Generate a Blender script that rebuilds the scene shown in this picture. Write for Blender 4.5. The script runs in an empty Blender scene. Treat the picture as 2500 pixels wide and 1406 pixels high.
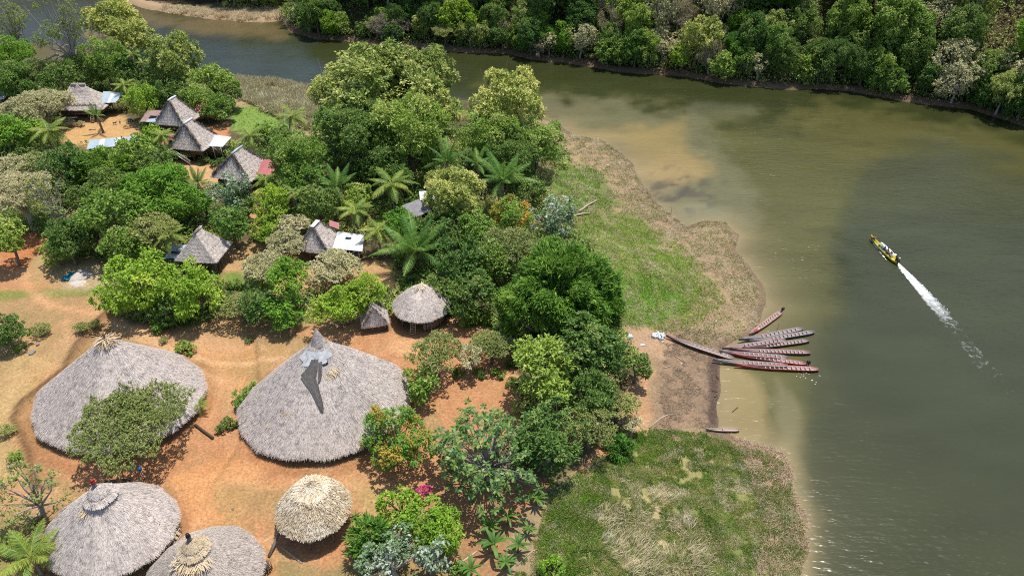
import bpy, math, random
import numpy as np
from mathutils import Vector, Matrix

SC = bpy.context.scene
COL = SC.collection
# ------------------------------------------------------------------ camera
PW, PH, FOC, PITCH, CAMZ = 2500, 1406, 1700.0, math.radians(36), 70.0
SP, CP = math.sin(PITCH), math.cos(PITCH)
cam_data = bpy.data.cameras.new('camera')
cam_data.sensor_width = 36
cam_data.lens = 36 * FOC / PW
cam_data.clip_end = 6000
cam = bpy.data.objects.new('camera', cam_data)
COL.objects.link(cam)
cam.location = (0, 0, CAMZ)
cam.rotation_euler = (math.pi / 2 - PITCH, 0, 0)
SC.camera = cam
# ------------------------------------------------------------------ sky, sun, exposure
SUN_EL, SUN_AZ = math.radians(75), math.radians(42)      # azimuth measured from +Y towards +X
w = bpy.data.worlds.new('World')
SC.world = w
w.use_nodes = True
nt = w.node_tree
nt.nodes.clear()
sky = nt.nodes.new('ShaderNodeTexSky')
sky.sky_type = 'NISHITA'
sky.sun_disc = False
sky.sun_elevation = SUN_EL
sky.sun_rotation = SUN_AZ
bg = nt.nodes.new('ShaderNodeBackground')
bg.inputs[1].default_value = 0.15
wo = nt.nodes.new('ShaderNodeOutputWorld')
nt.links.new(sky.outputs[0], bg.inputs[0])
nt.links.new(bg.outputs[0], wo.inputs[0])
ld = bpy.data.lights.new('sun', 'SUN')
ld.energy = 4.6
ld.angle = math.radians(0.5)
ld.color = (1.0, 0.955, 0.88)
sun = bpy.data.objects.new('sun', ld)
COL.objects.link(sun)
sv = Vector((math.cos(SUN_EL) * math.sin(SUN_AZ), math.cos(SUN_EL) * math.cos(SUN_AZ), math.sin(SUN_EL)))
sun.rotation_euler = sv.to_track_quat('Z', 'Y').to_euler()
sun.location = (0, 0, 200)
SC.view_settings.view_transform = 'Standard'
SC.view_settings.look = 'None'
SC.view_settings.gamma = 1
SC.view_settings.exposure = 0.28
SC.view_settings.use_curve_mapping = False
SC.cycles.pixel_filter_type = 'BLACKMAN_HARRIS'
SC.cycles.filter_width = 1.05
SC.cycles.use_denoising = False
SC.cycles.sample_clamp_direct = 2.5
SC.cycles.sample_clamp_indirect = 2.0
SC.cycles.max_bounces = 6
SC.cycles.diffuse_bounces = 3
SC.cycles.transparent_max_bounces = 8

# ------------------------------------------------------------------ pixel -> world
def ray(px, py):
    u = (px - PW / 2) / FOC
    v = (py - PH / 2) / FOC
    return (u, CP - v * SP, -SP - v * CP)

def at_z(px, py, z=0.0):
    d = ray(px, py)
    t = (z - CAMZ) / d[2]
    return (d[0] * t, d[1] * t)

def to_px(x, y, z=0.0):
    z = z - CAMZ
    d = y * CP - z * SP
    d = np.where(d < 1, 1, d)
    return PW / 2 + x / d * FOC, PH / 2 + (-y * SP - z * CP) / d * FOC

def scale_at(x, y, z=3.0):
    return FOC / max(1.0, (y * CP - (z - CAMZ) * SP))

# ------------------------------------------------------------------ noise
def vnoise(x, y, sc, seed):
    x = np.asarray(x, float) / sc + 1000.0
    y = np.asarray(y, float) / sc + 1000.0
    xi = np.floor(x).astype(np.int64); yi = np.floor(y).astype(np.int64)
    fx = x - xi; fy = y - yi
    fx = fx * fx * (3 - 2 * fx); fy = fy * fy * (3 - 2 * fy)
    def h(a, b):
        n = (a * 374761393 + b * 668265263 + seed * 2147483647) & 0xffffffff
        n = ((n ^ (n >> 13)) * 1274126177) & 0xffffffff
        n = n ^ (n >> 16)
        return (n & 0xffff) / 65535.0
    return (h(xi, yi) * (1 - fx) + h(xi + 1, yi) * fx) * (1 - fy) + (h(xi, yi + 1) * (1 - fx) + h(xi + 1, yi + 1) * fx) * fy

def fbm(x, y, sc, seed, n=4):
    o = 0; a = 1; t = 0
    for i in range(n):
        o = o + a * vnoise(x, y, sc / 2 ** i, seed + i * 7)
        t += a; a *= 0.55
    return o / t

def sm(x, a, b):
    t = np.clip((x - a) / (b - a), 0, 1)
    return t * t * (3 - 2 * t)

def seg_dist(px, py, pts, closed=True):
    d = np.full(np.shape(px), 1e9)
    n = len(pts)
    for i in range(n if closed else n - 1):
        ax, ay = pts[i]; bx, by = pts[(i + 1) % n]
        dx, dy = bx - ax, by - ay
        L = dx * dx + dy * dy + 1e-9
        t = np.clip(((px - ax) * dx + (py - ay) * dy) / L, 0, 1)
        d = np.minimum(d, (px - ax - t * dx) ** 2 + (py - ay - t * dy) ** 2)
    return np.sqrt(d)

def inside(px, py, pts):
    c = np.zeros(np.shape(px), bool)
    n = len(pts)
    for i in range(n):
        ax, ay = pts[i]; bx, by = pts[(i + 1) % n]
        if ay == by: continue
        c ^= ((ay > py) != (by > py)) & (px < (bx - ax) * (py - ay) / (by - ay) + ax)
    return c

def sdist(px, py, pts):
    px = np.asarray(px, float); py = np.asarray(py, float)
    d = seg_dist(px, py, pts)
    return np.where(inside(px, py, pts), d, -d)

# ------------------------------------------------------------------ shorelines (image outline of the water's edge -> real ground coordinates)
NEAR_PX = [(1985, 1560), (1942, 1404), (1946, 1368), (1960, 1332), (1953, 1300), (1960, 1267), (1942, 1231), (1924, 1188), (1924, 1145),
           (1906, 1105), (1852, 1091), (1794, 1072), (1763, 1057), (1745, 1040), (1739, 1007), (1741, 967), (1744, 927), (1747, 897), (1747, 871), (1763, 847),
           (1800, 828), (1827, 817), (1843, 790), (1853, 767), (1867, 740), (1853, 703), (1819, 641), (1790, 612), (1805, 575), (1768, 545), (1720, 541),
           (1675, 561), (1655, 540), (1617, 511), (1590, 484), (1559, 443), (1539, 402), (1511, 374), (1464, 342), (1400, 333), (1374, 316), (1352, 300),
           (1318, 288), (1240, 262), (1129, 246), (1020, 240), (900, 235), (770, 218), (716, 208), (651, 197), (600, 196), (560, 192), (480, 172), (375, 150), (250, 128),
           (85, 106), (0, 108), (-300, 100), (-700, 90)]
FAR_PX = [(-900, -70), (0, -45), (200, -18), (285, -2), (341, 18), (410, 32), (512, 47), (640, 56), (690, 52), (713, 80), (771, 95), (846, 101), (907, 112), (992, 115),
          (1078, 124), (1160, 131), (1240, 131), (1301, 146), (1368, 153), (1445, 163), (1509, 176), (1598, 182), (1675, 188), (1765, 204), (1829, 211),
          (1880, 217), (2014, 219), (2078, 224), (2193, 245), (2270, 257), (2372, 267), (2449, 293), (2500, 310), (2700, 365), (3200, 560)]
nw = [at_z(*p) for p in NEAR_PX]
NEAR = [(nw[0][0] + 6, 5)] + nw + [(-420, 330), (-2600, 420), (-2600, -900), (40, -900)]
fw = [at_z(*p) for p in FAR_PX]
FAR = [(-2600, 900)] + [(-900, 700)] + fw + [(220, 30), (330, -900), (2600, -900), (2600, 2600), (-2600, 2600)]

HUTS = {'centre': (-24.20, 64.62, 10.65), 'left': (-51.6, 65.84, 10.9), 'bl': (-42.78, 45.2, 6.7), 'bm': (-30.9, 39.7, 5.5), 'gold': (-21.55, 47.16, 3.8), 'ladder': (-13.61, 83.6, 4.1)}
CUT = [(300, 740), (230, 800), (185, 862), (165, 905), (100, 955), (60, 985), (42, 1020), (60, 1065), (80, 1110), (92, 1175), (92, 1185), (140, 1190), (520, 1190), (640, 1000), (620, 780)]
CUTW = [at_z(p[0], p[1], 3.5) for p in CUT]
SPITX = at_z(690, 52)[0]

def height(x, y):
    x = np.asarray(x, float); y = np.asarray(y, float)
    wx = (fbm(x, y, 6, 3, 3) - .5) * 1.6
    dn = sdist(x, y, NEAR) + wx
    df = sdist(x, y, FAR) + wx
    n1 = fbm(x, y, 14, 11, 4) - .5
    n2 = fbm(x, y, 2.2, 31, 3) - .5
    h = 0.10 + 0.75 * sm(dn, 0, 14) + 2.65 * sm(dn, 9, 24) + n1 * .5 * sm(dn, 2, 20) + n2 * .22 * sm(dn, 0, 3)
    c = sdist(x, y, CUTW)
    h = h + np.where(dn > 5, (.45 - .75 * sm(c, -.15, .25)) * sm(c, -9, -1), 0)
    land = -1.6 + 1.7 * sm(dn, -7, .6)
    h = np.where(dn > 0.5, h, np.minimum(land, .12))
    flat = np.where(x < SPITX, 12.0, 2.0)
    hill = 1.0 * sm(df, 0, 1.5) + .2 * n2 + 0.62 * np.maximum(0, df - flat) * sm(df, flat, flat + 10) + (fbm(x, y, 30, 5, 3) - .5) * 14 * sm(df, 12, 50)
    hill = np.where(hill > 70, 70 + (hill - 70) * .12, hill)
    hf = np.where(df > 0, hill, np.minimum(-1.6 + 1.6 * sm(df, -4, 0), 0.0))
    return np.where(df > -4, hf, h)

def gz(x, y):
    return float(height(np.array([x]), np.array([y]))[0])

def at(px, py, dz=0.0):
    """ground point seen at that pixel (dz metres above the ground)"""
    z = 3.0
    for _ in range(12):
        x, y = at_z(px, py, z + dz)
        z = .5 * z + .5 * gz(x, y)
    return x, y, z

# ------------------------------------------------------------------ mesh helpers
def mk_mesh(name, verts, faces, mat=None, attrs=None, mats=None, midx=None, smooth=False):
    """verts (N,3); faces (M,k) array or list of arrays of different k"""
    me = bpy.data.meshes.new(name)
    verts = np.asarray(verts, np.float32)
    if isinstance(faces, np.ndarray): faces = [faces]
    faces = [np.asarray(f, np.int32) for f in faces if len(f)]
    nl = sum(f.size for f in faces); nf = sum(len(f) for f in faces)
    me.vertices.add(len(verts)); me.vertices.foreach_set('co', verts.ravel())
    me.loops.add(nl); me.polygons.add(nf)
    me.loops.foreach_set('vertex_index', np.concatenate([f.ravel() for f in faces]))
    tot = np.concatenate([np.full(len(f), f.shape[1], np.int32) for f in faces])
    st = np.concatenate([[0], np.cumsum(tot)[:-1]]).astype(np.int32)
    me.polygons.foreach_set('loop_start', st)
    if attrs:
        for k, v in attrs.items():
            a = me.attributes.new(k, 'FLOAT_COLOR', 'POINT')
            c = np.ones((len(verts), 4), np.float32); v = np.asarray(v, np.float32)
            c[:, :v.shape[1]] = v
            a.data.foreach_set('color', c.ravel())
    for m in (mats or ([mat] if mat else [])): me.materials.append(m)
    if midx is not None: me.polygons.foreach_set('material_index', np.asarray(midx, np.int32))
    if smooth: me.polygons.foreach_set('use_smooth', np.ones(nf, bool))
    me.update(calc_edges=True)
    return me

class MB:
    """collects boxes, tubes and sheets into one mesh"""
    def __init__(s): s.v = []; s.q = []; s.t = []; s.n = 0
    def add(s, v, q=(), t=()):
        v = [tuple(p) for p in v]
        s.v += v; s.q += [tuple(i + s.n for i in f) for f in q]; s.t += [tuple(i + s.n for i in f) for f in t]; s.n += len(v)
    def box(s, c, d, rz=0.0, M=None):
        M = M or Matrix.Rotation(rz, 3, 'Z')
        c = Vector(c); P = []
        for i in (-.5, .5):
            for j in (-.5, .5):
                for k in (-.5, .5): P.append(c + M @ Vector((i * d[0], j * d[1], k * d[2])))
        s.add(P, [(0, 1, 3, 2), (4, 6, 7, 5), (0, 4, 5, 1), (2, 3, 7, 6), (0, 2, 6, 4), (1, 5, 7, 3)])
    def bar(s, a, b, wd, th=None):
        a = Vector(a); b = Vector(b); z = (b - a); L = z.length
        if L < 1e-6: return
        z.normalize(); up = Vector((0, 0, 1)) if abs(z.z) < .95 else Vector((1, 0, 0))
        x = z.cross(up).normalized(); y = x.cross(z)
        M = Matrix((x, y, z)).transposed()
        s.box((a + b) / 2, (wd, th or wd, L), M=M)
    def tube(s, pts, rad, n=6, cap=True):
        pts = [Vector(p) for p in pts]; rs = rad if hasattr(rad, '__len__') else [rad] * len(pts)
        V = []; Q = []; T = []
        for i, p in enumerate(pts):
            z = (pts[min(i + 1, len(pts) - 1)] - pts[max(i - 1, 0)])
            z = z.normalized() if z.length > 1e-9 else Vector((0, 0, 1))
            up = Vector((0, 0, 1)) if abs(z.z) < .9 else Vector((1, 0, 0))
            x = z.cross(up).normalized(); y = x.cross(z)
            for k in range(n):
                a = 2 * math.pi * k / n
                V.append(p + (x * math.cos(a) + y * math.sin(a)) * rs[i])
        for i in range(len(pts) - 1):
            for k in range(n):
                k2 = (k + 1) % n
                Q.append((i * n + k, i * n + k2, (i + 1) * n + k2, (i + 1) * n + k))
        if cap:
            V += [pts[0], pts[-1]]; a, b = len(V) - 2, len(V) - 1; m = (len(pts) - 1) * n
            for k in range(n):
                T.append((a, (k + 1) % n, k)); T.append((b, m + k, m + (k + 1) % n))
        s.add(V, Q, T)
    def mesh(s, name, mat, smooth=False):
        f = []
        if s.q: f.append(np.array(s.q, np.int32))
        if s.t: f.append(np.array(s.t, np.int32))
        return mk_mesh(name, np.array(s.v), f, mat, smooth=smooth)
    def build(s, name, mat, parent=None, smooth=False):
        return ob(name, s.mesh(name, mat, smooth), parent)

def ob(name, me, parent=None, loc=None):
    o = bpy.data.objects.new(name, me); COL.objects.link(o)
    if parent is not None: o.parent = parent
    if loc is not None: o.location = loc
    return o
def tag(o, label=None, cat=None, group=None, kind=None):
    if label: o['label'] = label
    if cat: o['category'] = cat
    if group: o['group'] = group
    if kind: o['kind'] = kind
    return o
def empty(name, loc=(0, 0, 0), rz=0.0):
    o = bpy.data.objects.new(name, None); COL.objects.link(o)
    o.location = loc; o.rotation_euler = (0, 0, rz); o.empty_display_size = .3
    return o
def copy_tree(o, parent=None):
    c = o.copy(); COL.objects.link(c)
    if parent is not None: c.parent = parent
    for ch in [k for k in ALLCH.get(o, [])]: copy_tree(ch, c)
    return c
ALLCH = {}

# ------------------------------------------------------------------ materials
def newmat(name, rough=.8, spec=.3):
    m = bpy.data.materials.new(name); m.use_nodes = True
    b = m.node_tree.nodes['Principled BSDF']
    b.inputs['Roughness'].default_value = rough
    b.inputs['Specular IOR Level'].default_value = spec
    return m, m.node_tree, b
def node(t, ty, **k):
    n = t.nodes.new(ty)
    for a, v in k.items(): setattr(n, a, v)
    return n
def mixc(t, f, a, b, mode='MIX'):
    n = t.nodes.new('ShaderNodeMix'); n.data_type = 'RGBA'; n.blend_type = mode
    for s, v in ((n.inputs[0], f), (n.inputs[6], a), (n.inputs[7], b)):
        if hasattr(v, 'is_output') or isinstance(v, bpy.types.NodeSocket): t.links.new(v, s)
        elif hasattr(v, '__len__'): s.default_value = tuple(v)[:3] + (1,)
        else: s.default_value = v
    return n.outputs[2]
def ramp(t, src, a, b, lo=0.0, hi=1.0):
    n = t.nodes.new('ShaderNodeMapRange'); n.inputs[1].default_value = a; n.inputs[2].default_value = b
    n.inputs[3].default_value = lo; n.inputs[4].default_value = hi
    t.links.new(src, n.inputs[0]); return n.outputs[0]
def noise(t, sc, det=4, vec=None, scale3=None, rough=.6):
    n = t.nodes.new('ShaderNodeTexNoise'); n.inputs['Scale'].default_value = sc; n.inputs['Detail'].default_value = det
    n.inputs['Roughness'].default_value = rough
    co = t.nodes.new('ShaderNodeTexCoord'); v = vec or co.outputs['Object']
    if scale3:
        mp = t.nodes.new('ShaderNodeMapping'); mp.inputs['Scale'].default_value = scale3
        t.links.new(v, mp.inputs[0]); v = mp.outputs[0]
    t.links.new(v, n.inputs['Vector']); return n.outputs['Fac']

def simple(name, col, var=.25, rough=.75, sc=6, col2=None, spec=.3, metal=0.0, scale3=None, bump=0.0):
    m, t, b = newmat(name, rough, spec)
    b.inputs['Metallic'].default_value = metal
    c2 = col2 or tuple(c * (1 - var) for c in col)
    f = noise(t, sc, 5, scale3=scale3)
    oi = t.nodes.new('ShaderNodeObjectInfo')
    c = mixc(t, ramp(t, f, .3, .7), col, c2)
    c = mixc(t, ramp(t, oi.outputs['Random'], 0, 1, 0, .3), c, tuple(x * .55 for x in col))
    t.links.new(c, b.inputs['Base Color'])
    if bump:
        bp = t.nodes.new('ShaderNodeBump'); bp.inputs['Strength'].default_value = bump; bp.inputs['Distance'].default_value = .03
        t.links.new(f, bp.inputs['Height']); t.links.new(bp.outputs[0], b.inputs['Normal'])
    return m

LEAFGAIN = 2.75
def leafmat(name, a, b_, c, trans=.32, rough=.55, spec=.2):
    """a,b: two leaf colours mixed by the leaf's own random tone; c: flush / dry colour of whole sprays"""
    m, t, b = newmat(name, rough, spec)
    at_ = t.nodes.new('ShaderNodeAttribute'); at_.attribute_name = 'tone'
    sp = t.nodes.new('ShaderNodeSeparateColor'); t.links.new(at_.outputs['Color'], sp.inputs[0])
    oi = t.nodes.new('ShaderNodeObjectInfo')
    g = LEAFGAIN
    a, b_, c = [tuple(min(.7, v * g) for v in q) for q in (a, b_, c)]
    col = mixc(t, sp.outputs[0], a, b_)
    col = mixc(t, sp.outputs[1], col, c)
    hs = t.nodes.new('ShaderNodeHueSaturation')
    t.links.new(ramp(t, oi.outputs['Random'], 0, 1, .482, .518), hs.inputs['Hue'])
    hs.inputs['Saturation'].default_value = 1.0
    t.links.new(ramp(t, oi.outputs['Random'], 0, 1, 1.2, .82), hs.inputs['Value'])
    t.links.new(col, hs.inputs['Color'])
    t.links.new(hs.outputs[0], b.inputs['Base Color'])
    tr = t.nodes.new('ShaderNodeBsdfTranslucent'); t.links.new(hs.outputs[0], tr.inputs['Color'])
    mx = t.nodes.new('ShaderNodeMixShader'); mx.inputs[0].default_value = trans
    t.links.new(b.outputs[0], mx.inputs[1]); t.links.new(tr.outputs[0], mx.inputs[2])
    t.links.new(mx.outputs[0], t.nodes['Material Output'].inputs[0])
    return m

def thatchmat(name, a, b_, c, d):
    m, t, b = newmat(name, .85, .15)
    at_ = t.nodes.new('ShaderNodeAttribute'); at_.attribute_name = 'tone'
    sp = t.nodes.new('ShaderNodeSeparateColor'); t.links.new(at_.outputs['Color'], sp.inputs[0])
    col = mixc(t, sp.outputs[0], a, b_)
    n1 = noise(t, .35, 5)
    col = mixc(t, ramp(t, n1, .42, .60, 0, .8), col, c)
    n2 = noise(t, 1.3, 5, rough=.7)
    col = mixc(t, ramp(t, n2, .50, .66, 0, .75), col, d)
    n3 = noise(t, 5.0, 4, rough=.7)
    col = mixc(t, ramp(t, n3, .56, .70, 0, .6), col, d)
    col = mixc(t, ramp(t, sp.outputs[1], 0, 1, 0, 1), col, (.055, .045, .035))
    t.links.new(col, b.inputs['Base Color'])
    return m

M = {}
M['thatch'] = thatchmat('weathered_thatch', (.78, .68, .605), (.44, .375, .33), (.56, .485, .435), (.28, .24, .21))
M['thatch_old'] = thatchmat('old_grey_thatch', (.64, .55, .47), (.34, .285, .24), (.48, .41, .35), (.26, .22, .19))
M['thatch_new'] = thatchmat('fresh_straw_thatch', (.82, .67, .46), (.42, .30, .17), (.80, .69, .52), (.27, .20, .12))
M['straw'] = thatchmat('pale_straw', (.66, .52, .34), (.42, .30, .17), (.62, .5, .34), (.35, .26, .16))
M['wood'] = simple('grey_wood', (.24, .19, .15), .5, .8, 4, bump=.4)
M['wood_dark'] = simple('dark_wood', (.10, .07, .05), .5, .8, 4)
M['wood_pale'] = simple('pale_wood', (.50, .40, .28), .35, .75, 4)
M['plank'] = simple('brown_planks', (.17, .11, .08), .5, .8, 3)
M['bark'] = simple('bark', (.22, .18, .14), .5, .9, 3, bump=.5)
M['bark_pale'] = simple('pale_bark', (.42, .38, .33), .4, .85, 3)
M['clay'] = simple('clay', (.30, .15, .08), .3, .9, 2)
M['metal_white'] = simple('white_metal_sheet', (.68, .69, .69), .15, .5, 1.2, col2=(.46, .45, .43), spec=.4)
M['metal_blue'] = simple('blue_grey_metal_sheet', (.38, .47, .52), .25, .4, 2, spec=.5)
M['metal_red'] = simple('red_metal_sheet', (.42, .12, .12), .25, .5, 2, spec=.5)
M['metal_rust'] = simple('rusty_metal_sheet', (.34, .24, .22), .45, .6, 1.5, col2=(.22, .11, .09), spec=.4)
M['panel'] = simple('solar_panel', (.02, .025, .04), .2, .25, 1, spec=.6)
M['black'] = simple('black_plastic', (.02, .02, .022), .3, .4, 3, spec=.5)
M['red'] = simple('red_paint', (.45, .03, .03), .3, .5, 3)
M['blue'] = simple('blue_plastic', (.02, .16, .42), .25, .5, 3)
M['tarp'] = simple('turquoise_tarp', (.01, .24, .33), .4, .5, 2, bump=.5)
M['sand'] = simple('pale_sand', (.56, .50, .44), .3, .95, 2, bump=.4)
M['stone'] = simple('grey_stone', (.26, .25, .26), .4, .9, 2, bump=.6)
M['sack'] = simple('white_sack', (.72, .75, .80), .3, .6, 8, bump=.5)
M['white'] = simple('white_cloth', (.74, .74, .72), .2, .7, 5)
M['plastic'] = simple('cloudy_plastic', (.66, .66, .65), .4, .4, 2.0, col2=(.34, .33, .32), spec=.5, bump=.6)
M['skin'] = simple('skin', (.22, .12, .075), .2, .6, 5)
M['mesh_net'] = simple('dark_net_cloth', (.19, .17, .155), .5, .85, 3.5, col2=(.045, .04, .04), scale3=(3, .5, 1), bump=.8)
M['pink'] = simple('pink_petals', (.62, .04, .22), .3, .6, 5)
M['salmon'] = simple('salmon_petals', (.60, .27, .20), .3, .6, 5)

LEAF = {
 'mango': leafmat('mango_leaf', (.040, .085, .008), (.105, .175, .017), (.17, .21, .03)),
 'lime': leafmat('lime_leaf', (.050, .095, .008), (.105, .170, .014), (.155, .195, .03)),
 'dark': leafmat('dark_leaf', (.020, .043, .009), (.072, .115, .022), (.12, .145, .04)),
 'mid': leafmat('green_leaf', (.040, .074, .011), (.108, .160, .026), (.17, .195, .055)),
 'flush': leafmat('flushing_leaf', (.052, .078, .013), (.140, .165, .038), (.245, .245, .08)),
 'olive': leafmat('olive_leaf', (.062, .080, .018), (.125, .142, .040), (.18, .175, .072)),
 'dry': leafmat('dry_leaf', (.115, .112, .048), (.20, .19, .10), (.24, .215, .125), trans=.2),
 'straw':  leafmat('straw_blade', (.15, .125, .070), (.245, .215, .135), (.25, .22, .15), trans=.25),
 'silver': leafmat('silver_leaf', (.038, .065, .022), (.085, .118, .062), (.19, .215, .165), trans=.15),
 'feather': leafmat('feathery_leaf', (.018, .048, .006), (.056, .112, .013), (.10, .16, .024)),
 'orange': leafmat('orange_flush_leaf', (.04, .08, .014), (.085, .15, .02), (.22, .12, .02)),
 'big': leafmat('big_glossy_leaf', (.010, .032, .007), (.050, .090, .018), (.095, .125, .032), rough=.45, spec=.3),
 'bare':   leafmat('twig_and_leaf', (.088, .066, .040), (.145, .112, .068), (.165, .128, .07), trans=.1),
 'litter': leafmat('brown_litter', (.022, .015, .010), (.055, .04, .027), (.09, .07, .045), trans=.0),
 'palm': leafmat('palm_leaflet', (.036, .064, .009), (.090, .125, .020), (.19, .18, .035), rough=.5, spec=.3),
 'palm_dry': leafmat('dry_palm_leaflet', (.085, .055, .03), (.14, .095, .05), (.17, .12, .06), trans=.1),
 'palm_dark': leafmat('dark_palm_leaflet', (.020, .052, .010), (.060, .115, .02), (.11, .15, .03), rough=.5, spec=.3),
 'banana': leafmat('banana_leaf', (.014, .046, .006), (.030, .080, .010), (.055, .08, .02), rough=.5, spec=.2),
}
# ground: albedo painted per vertex, fine grain from noise
def groundmat():
    m, t, b = newmat('ground_soil', .95, .12)
    a = t.nodes.new('ShaderNodeAttribute'); a.attribute_name = 'albedo'
    n1 = noise(t, 3.2, 8, rough=.72); n2 = noise(t, .6, 6); n3 = noise(t, 14, 4)
    c = mixc(t, 1.0, a.outputs['Color'], (1, 1, 1))
    dark = mixc(t, 1.0, a.outputs['Color'], (.62, .60, .56), 'MULTIPLY')
    lite = mixc(t, 1.0, a.outputs['Color'], (1.32, 1.26, 1.2), 'MULTIPLY')
    c = mixc(t, ramp(t, n1, .36, .68), dark, lite)
    c = mixc(t, ramp(t, n2, .4, .62, 0, .35), c, dark)
    c = mixc(t, ramp(t, n3, .58, .72, 0, .45), c, lite)
    t.links.new(c, b.inputs['Base Color'])
    bp = t.nodes.new('ShaderNodeBump'); bp.inputs['Strength'].default_value = .55; bp.inputs['Distance'].default_value = .12
    t.links.new(n1, bp.inputs['Height']); t.links.new(bp.outputs[0], b.inputs['Normal'])
    return m
M['ground'] = groundmat()
def watermat():
    m, t, b = newmat('river_water', .22, .42)
    b.inputs['IOR'].default_value = 1.33
    a = t.nodes.new('ShaderNodeAttribute'); a.attribute_name = 'albedo'
    t.links.new(a.outputs['Color'], b.inputs['Base Color'])
    w1 = noise(t, 1.0, 2, scale3=(.55, 1.9, 1), rough=.5)
    w2 = noise(t, 1.0, 3, scale3=(.16, .42, 1))
    wl = noise(t, .022, 3)
    mul = t.nodes.new('ShaderNodeMath'); mul.operation = 'MULTIPLY_ADD'
    t.links.new(w2, mul.inputs[0]); mul.inputs[1].default_value = 1.6; t.links.new(w1, mul.inputs[2])
    bp = t.nodes.new('ShaderNodeBump'); bp.inputs['Distance'].default_value = .20
    t.links.new(ramp(t, wl, .38, .62, .45, 1.0), bp.inputs['Strength'])
    t.links.new(mul.outputs[0], bp.inputs['Height']); t.links.new(bp.outputs[0], b.inputs['Normal'])
    return m
M['water'] = watermat()

# ================================================================== GROUND
def spacing(a0, b0, step, grow, far):
    fine = list(np.arange(a0, b0, step))
    out = []; s = step; x = fine[-1]
    while x < far:
        s *= grow; x += s; out.append(x)
    return fine, out
fx, ox = spacing(0, 66, .48, 1.012, 300)
s = ox[-1] - ox[-2]; x = ox[-1]
while x < 2400: s *= 1.35; x += s; ox.append(x)
xs = np.array(sorted([-v for v in fx[1:] + ox] + fx + ox))
fy, oy = spacing(32, 112, .45, 1.0075, 420)
s = oy[-1] - oy[-2]; y = oy[-1]
while y < 2400: s *= 1.35; y += s; oy.append(y)
ys = np.array([-800, -300, -100, -30, 0, 12, 20, 26, 29.5] + fy + oy)
GX, GY = np.meshgrid(xs, ys)
gx, gy = GX.ravel(), GY.ravel()
GH = height(gx, gy)
def grid_faces(nx, ny):
    i = np.arange(nx - 1)[None, :] + np.arange(ny - 1)[:, None] * nx
    i = i.ravel()
    return np.stack([i, i + 1, i + 1 + nx, i + nx], 1).astype(np.int32)

def hlookup(x, y):
    """bilinear height from the ground grid"""
    x = np.asarray(x, float); y = np.asarray(y, float)
    i = np.clip(np.searchsorted(xs, x) - 1, 0, len(xs) - 2); j = np.clip(np.searchsorted(ys, y) - 1, 0, len(ys) - 2)
    fx_ = (x - xs[i]) / (xs[i + 1] - xs[i]); fy_ = (y - ys[j]) / (ys[j + 1] - ys[j])
    H = GH.reshape(len(ys), len(xs))
    return (H[j, i] * (1 - fx_) + H[j, i + 1] * fx_) * (1 - fy_) + (H[j + 1, i] * (1 - fx_) + H[j + 1, i + 1] * fx_) * fy_
def gz(x, y): return float(hlookup(x, y))

PXX, PYY = to_px(gx, gy, np.maximum(GH, 0))
NWX = (fbm(gx, gy, 5, 101, 5) - .5); NWY = (fbm(gx, gy, 5, 202, 5) - .5)
NF = fbm(gx, gy, 1.6, 303, 4) - .5
DN = sdist(gx, gy, NEAR); DF = sdist(gx, gy, FAR)
inview = (PXX > -500) & (PXX < 3000) & (PYY > -300) & (PYY < 1700) & (gy > 5)
col = np.zeros((len(gx), 3)); col[:] = (.10, .085, .045)
def region(poly, soft=14, warp=40):
    m = np.zeros(len(gx))
    ii = np.where(inview)[0]
    d = sdist(PXX[ii] + NWX[ii] * warp * 2, PYY[ii] + NWY[ii] * warp * 1.3, poly)
    m[ii] = sm(d + NF[ii] * soft * 2.2, -soft, soft)
    return m
def ell(cx, cy, rx, ry, soft=.35, warp=.5):
    d = np.sqrt(((PXX - cx) / rx + NWX * warp) ** 2 + ((PYY - cy) / ry + NWY * warp) ** 2)
    return sm(1 - d + NF * 1.1 + (NWX - NWY) * .5, -soft, soft) * inview
def paint(m, c, k=1.0):
    global col
    m = (m * k)[:, None]
    col = col * (1 - m) + np.array(c) * m
SOIL = (.41, .215, .108); SOILP = (.48, .28, .15); TAN = (.325, .215, .105); GRS = (.20, .19, .06); GREEN = (.085, .19, .025)
MUD = (.25, .175, .115); DRYW = (.235, .185, .10); LITTER = (.13, .09, .07)
# village clearings
paint(region([(-200, 560), (40, 600), (250, 650), (260, 790), (420, 800), (640, 770), (900, 790), (1000, 810), (1160, 780), (1260, 860), (1270, 1000), (1230, 1060), (1100, 1200), (1160, 1500), (-300, 1500)], 14, 20), TAN)
n_or = sm(fbm(gx, gy, 9, 77, 5), .47, .60)
paint(region([(-100, 640), (80, 640), (180, 700), (0, 716), (-100, 716)], 10, 15), SOIL, .8)
paint(ell(60, 690, 130, 30), SOIL, .7)
paint(region([(80, 735), (250, 735), (300, 800), (180, 850), (60, 900), (20, 900), (70, 820)], 14, 30), (.38, .23, .12), .8)
paint(region([(230, 770), (330, 800), (520, 870), (700, 880), (700, 850), (560, 830), (330, 790)], 8, 18), SOILP, .8)
paint(region([(500, 870), (640, 850), (700, 830), (620, 930), (560, 1000), (520, 940)], 14, 30), (.47, .25, .11), .8)
paint(region([(690, 800), (900, 790), (980, 830), (1110, 790), (1200, 830), (1060, 1000), (1000, 1050), (1010, 920), (860, 850)], 10, 18), SOIL)
paint(region([(500, 930), (600, 1040), (700, 1120), (870, 1130), (1000, 1000), (1080, 1080), (1050, 1190), (900, 1215), (860, 1190), (700, 1170), (640, 1330), (560, 1500), (380, 1500), (440, 1250), (460, 1180), (200, 1190), (90, 1120), (70, 1010), (110, 950), (420, 1000)], 12, 20), SOIL)
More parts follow.
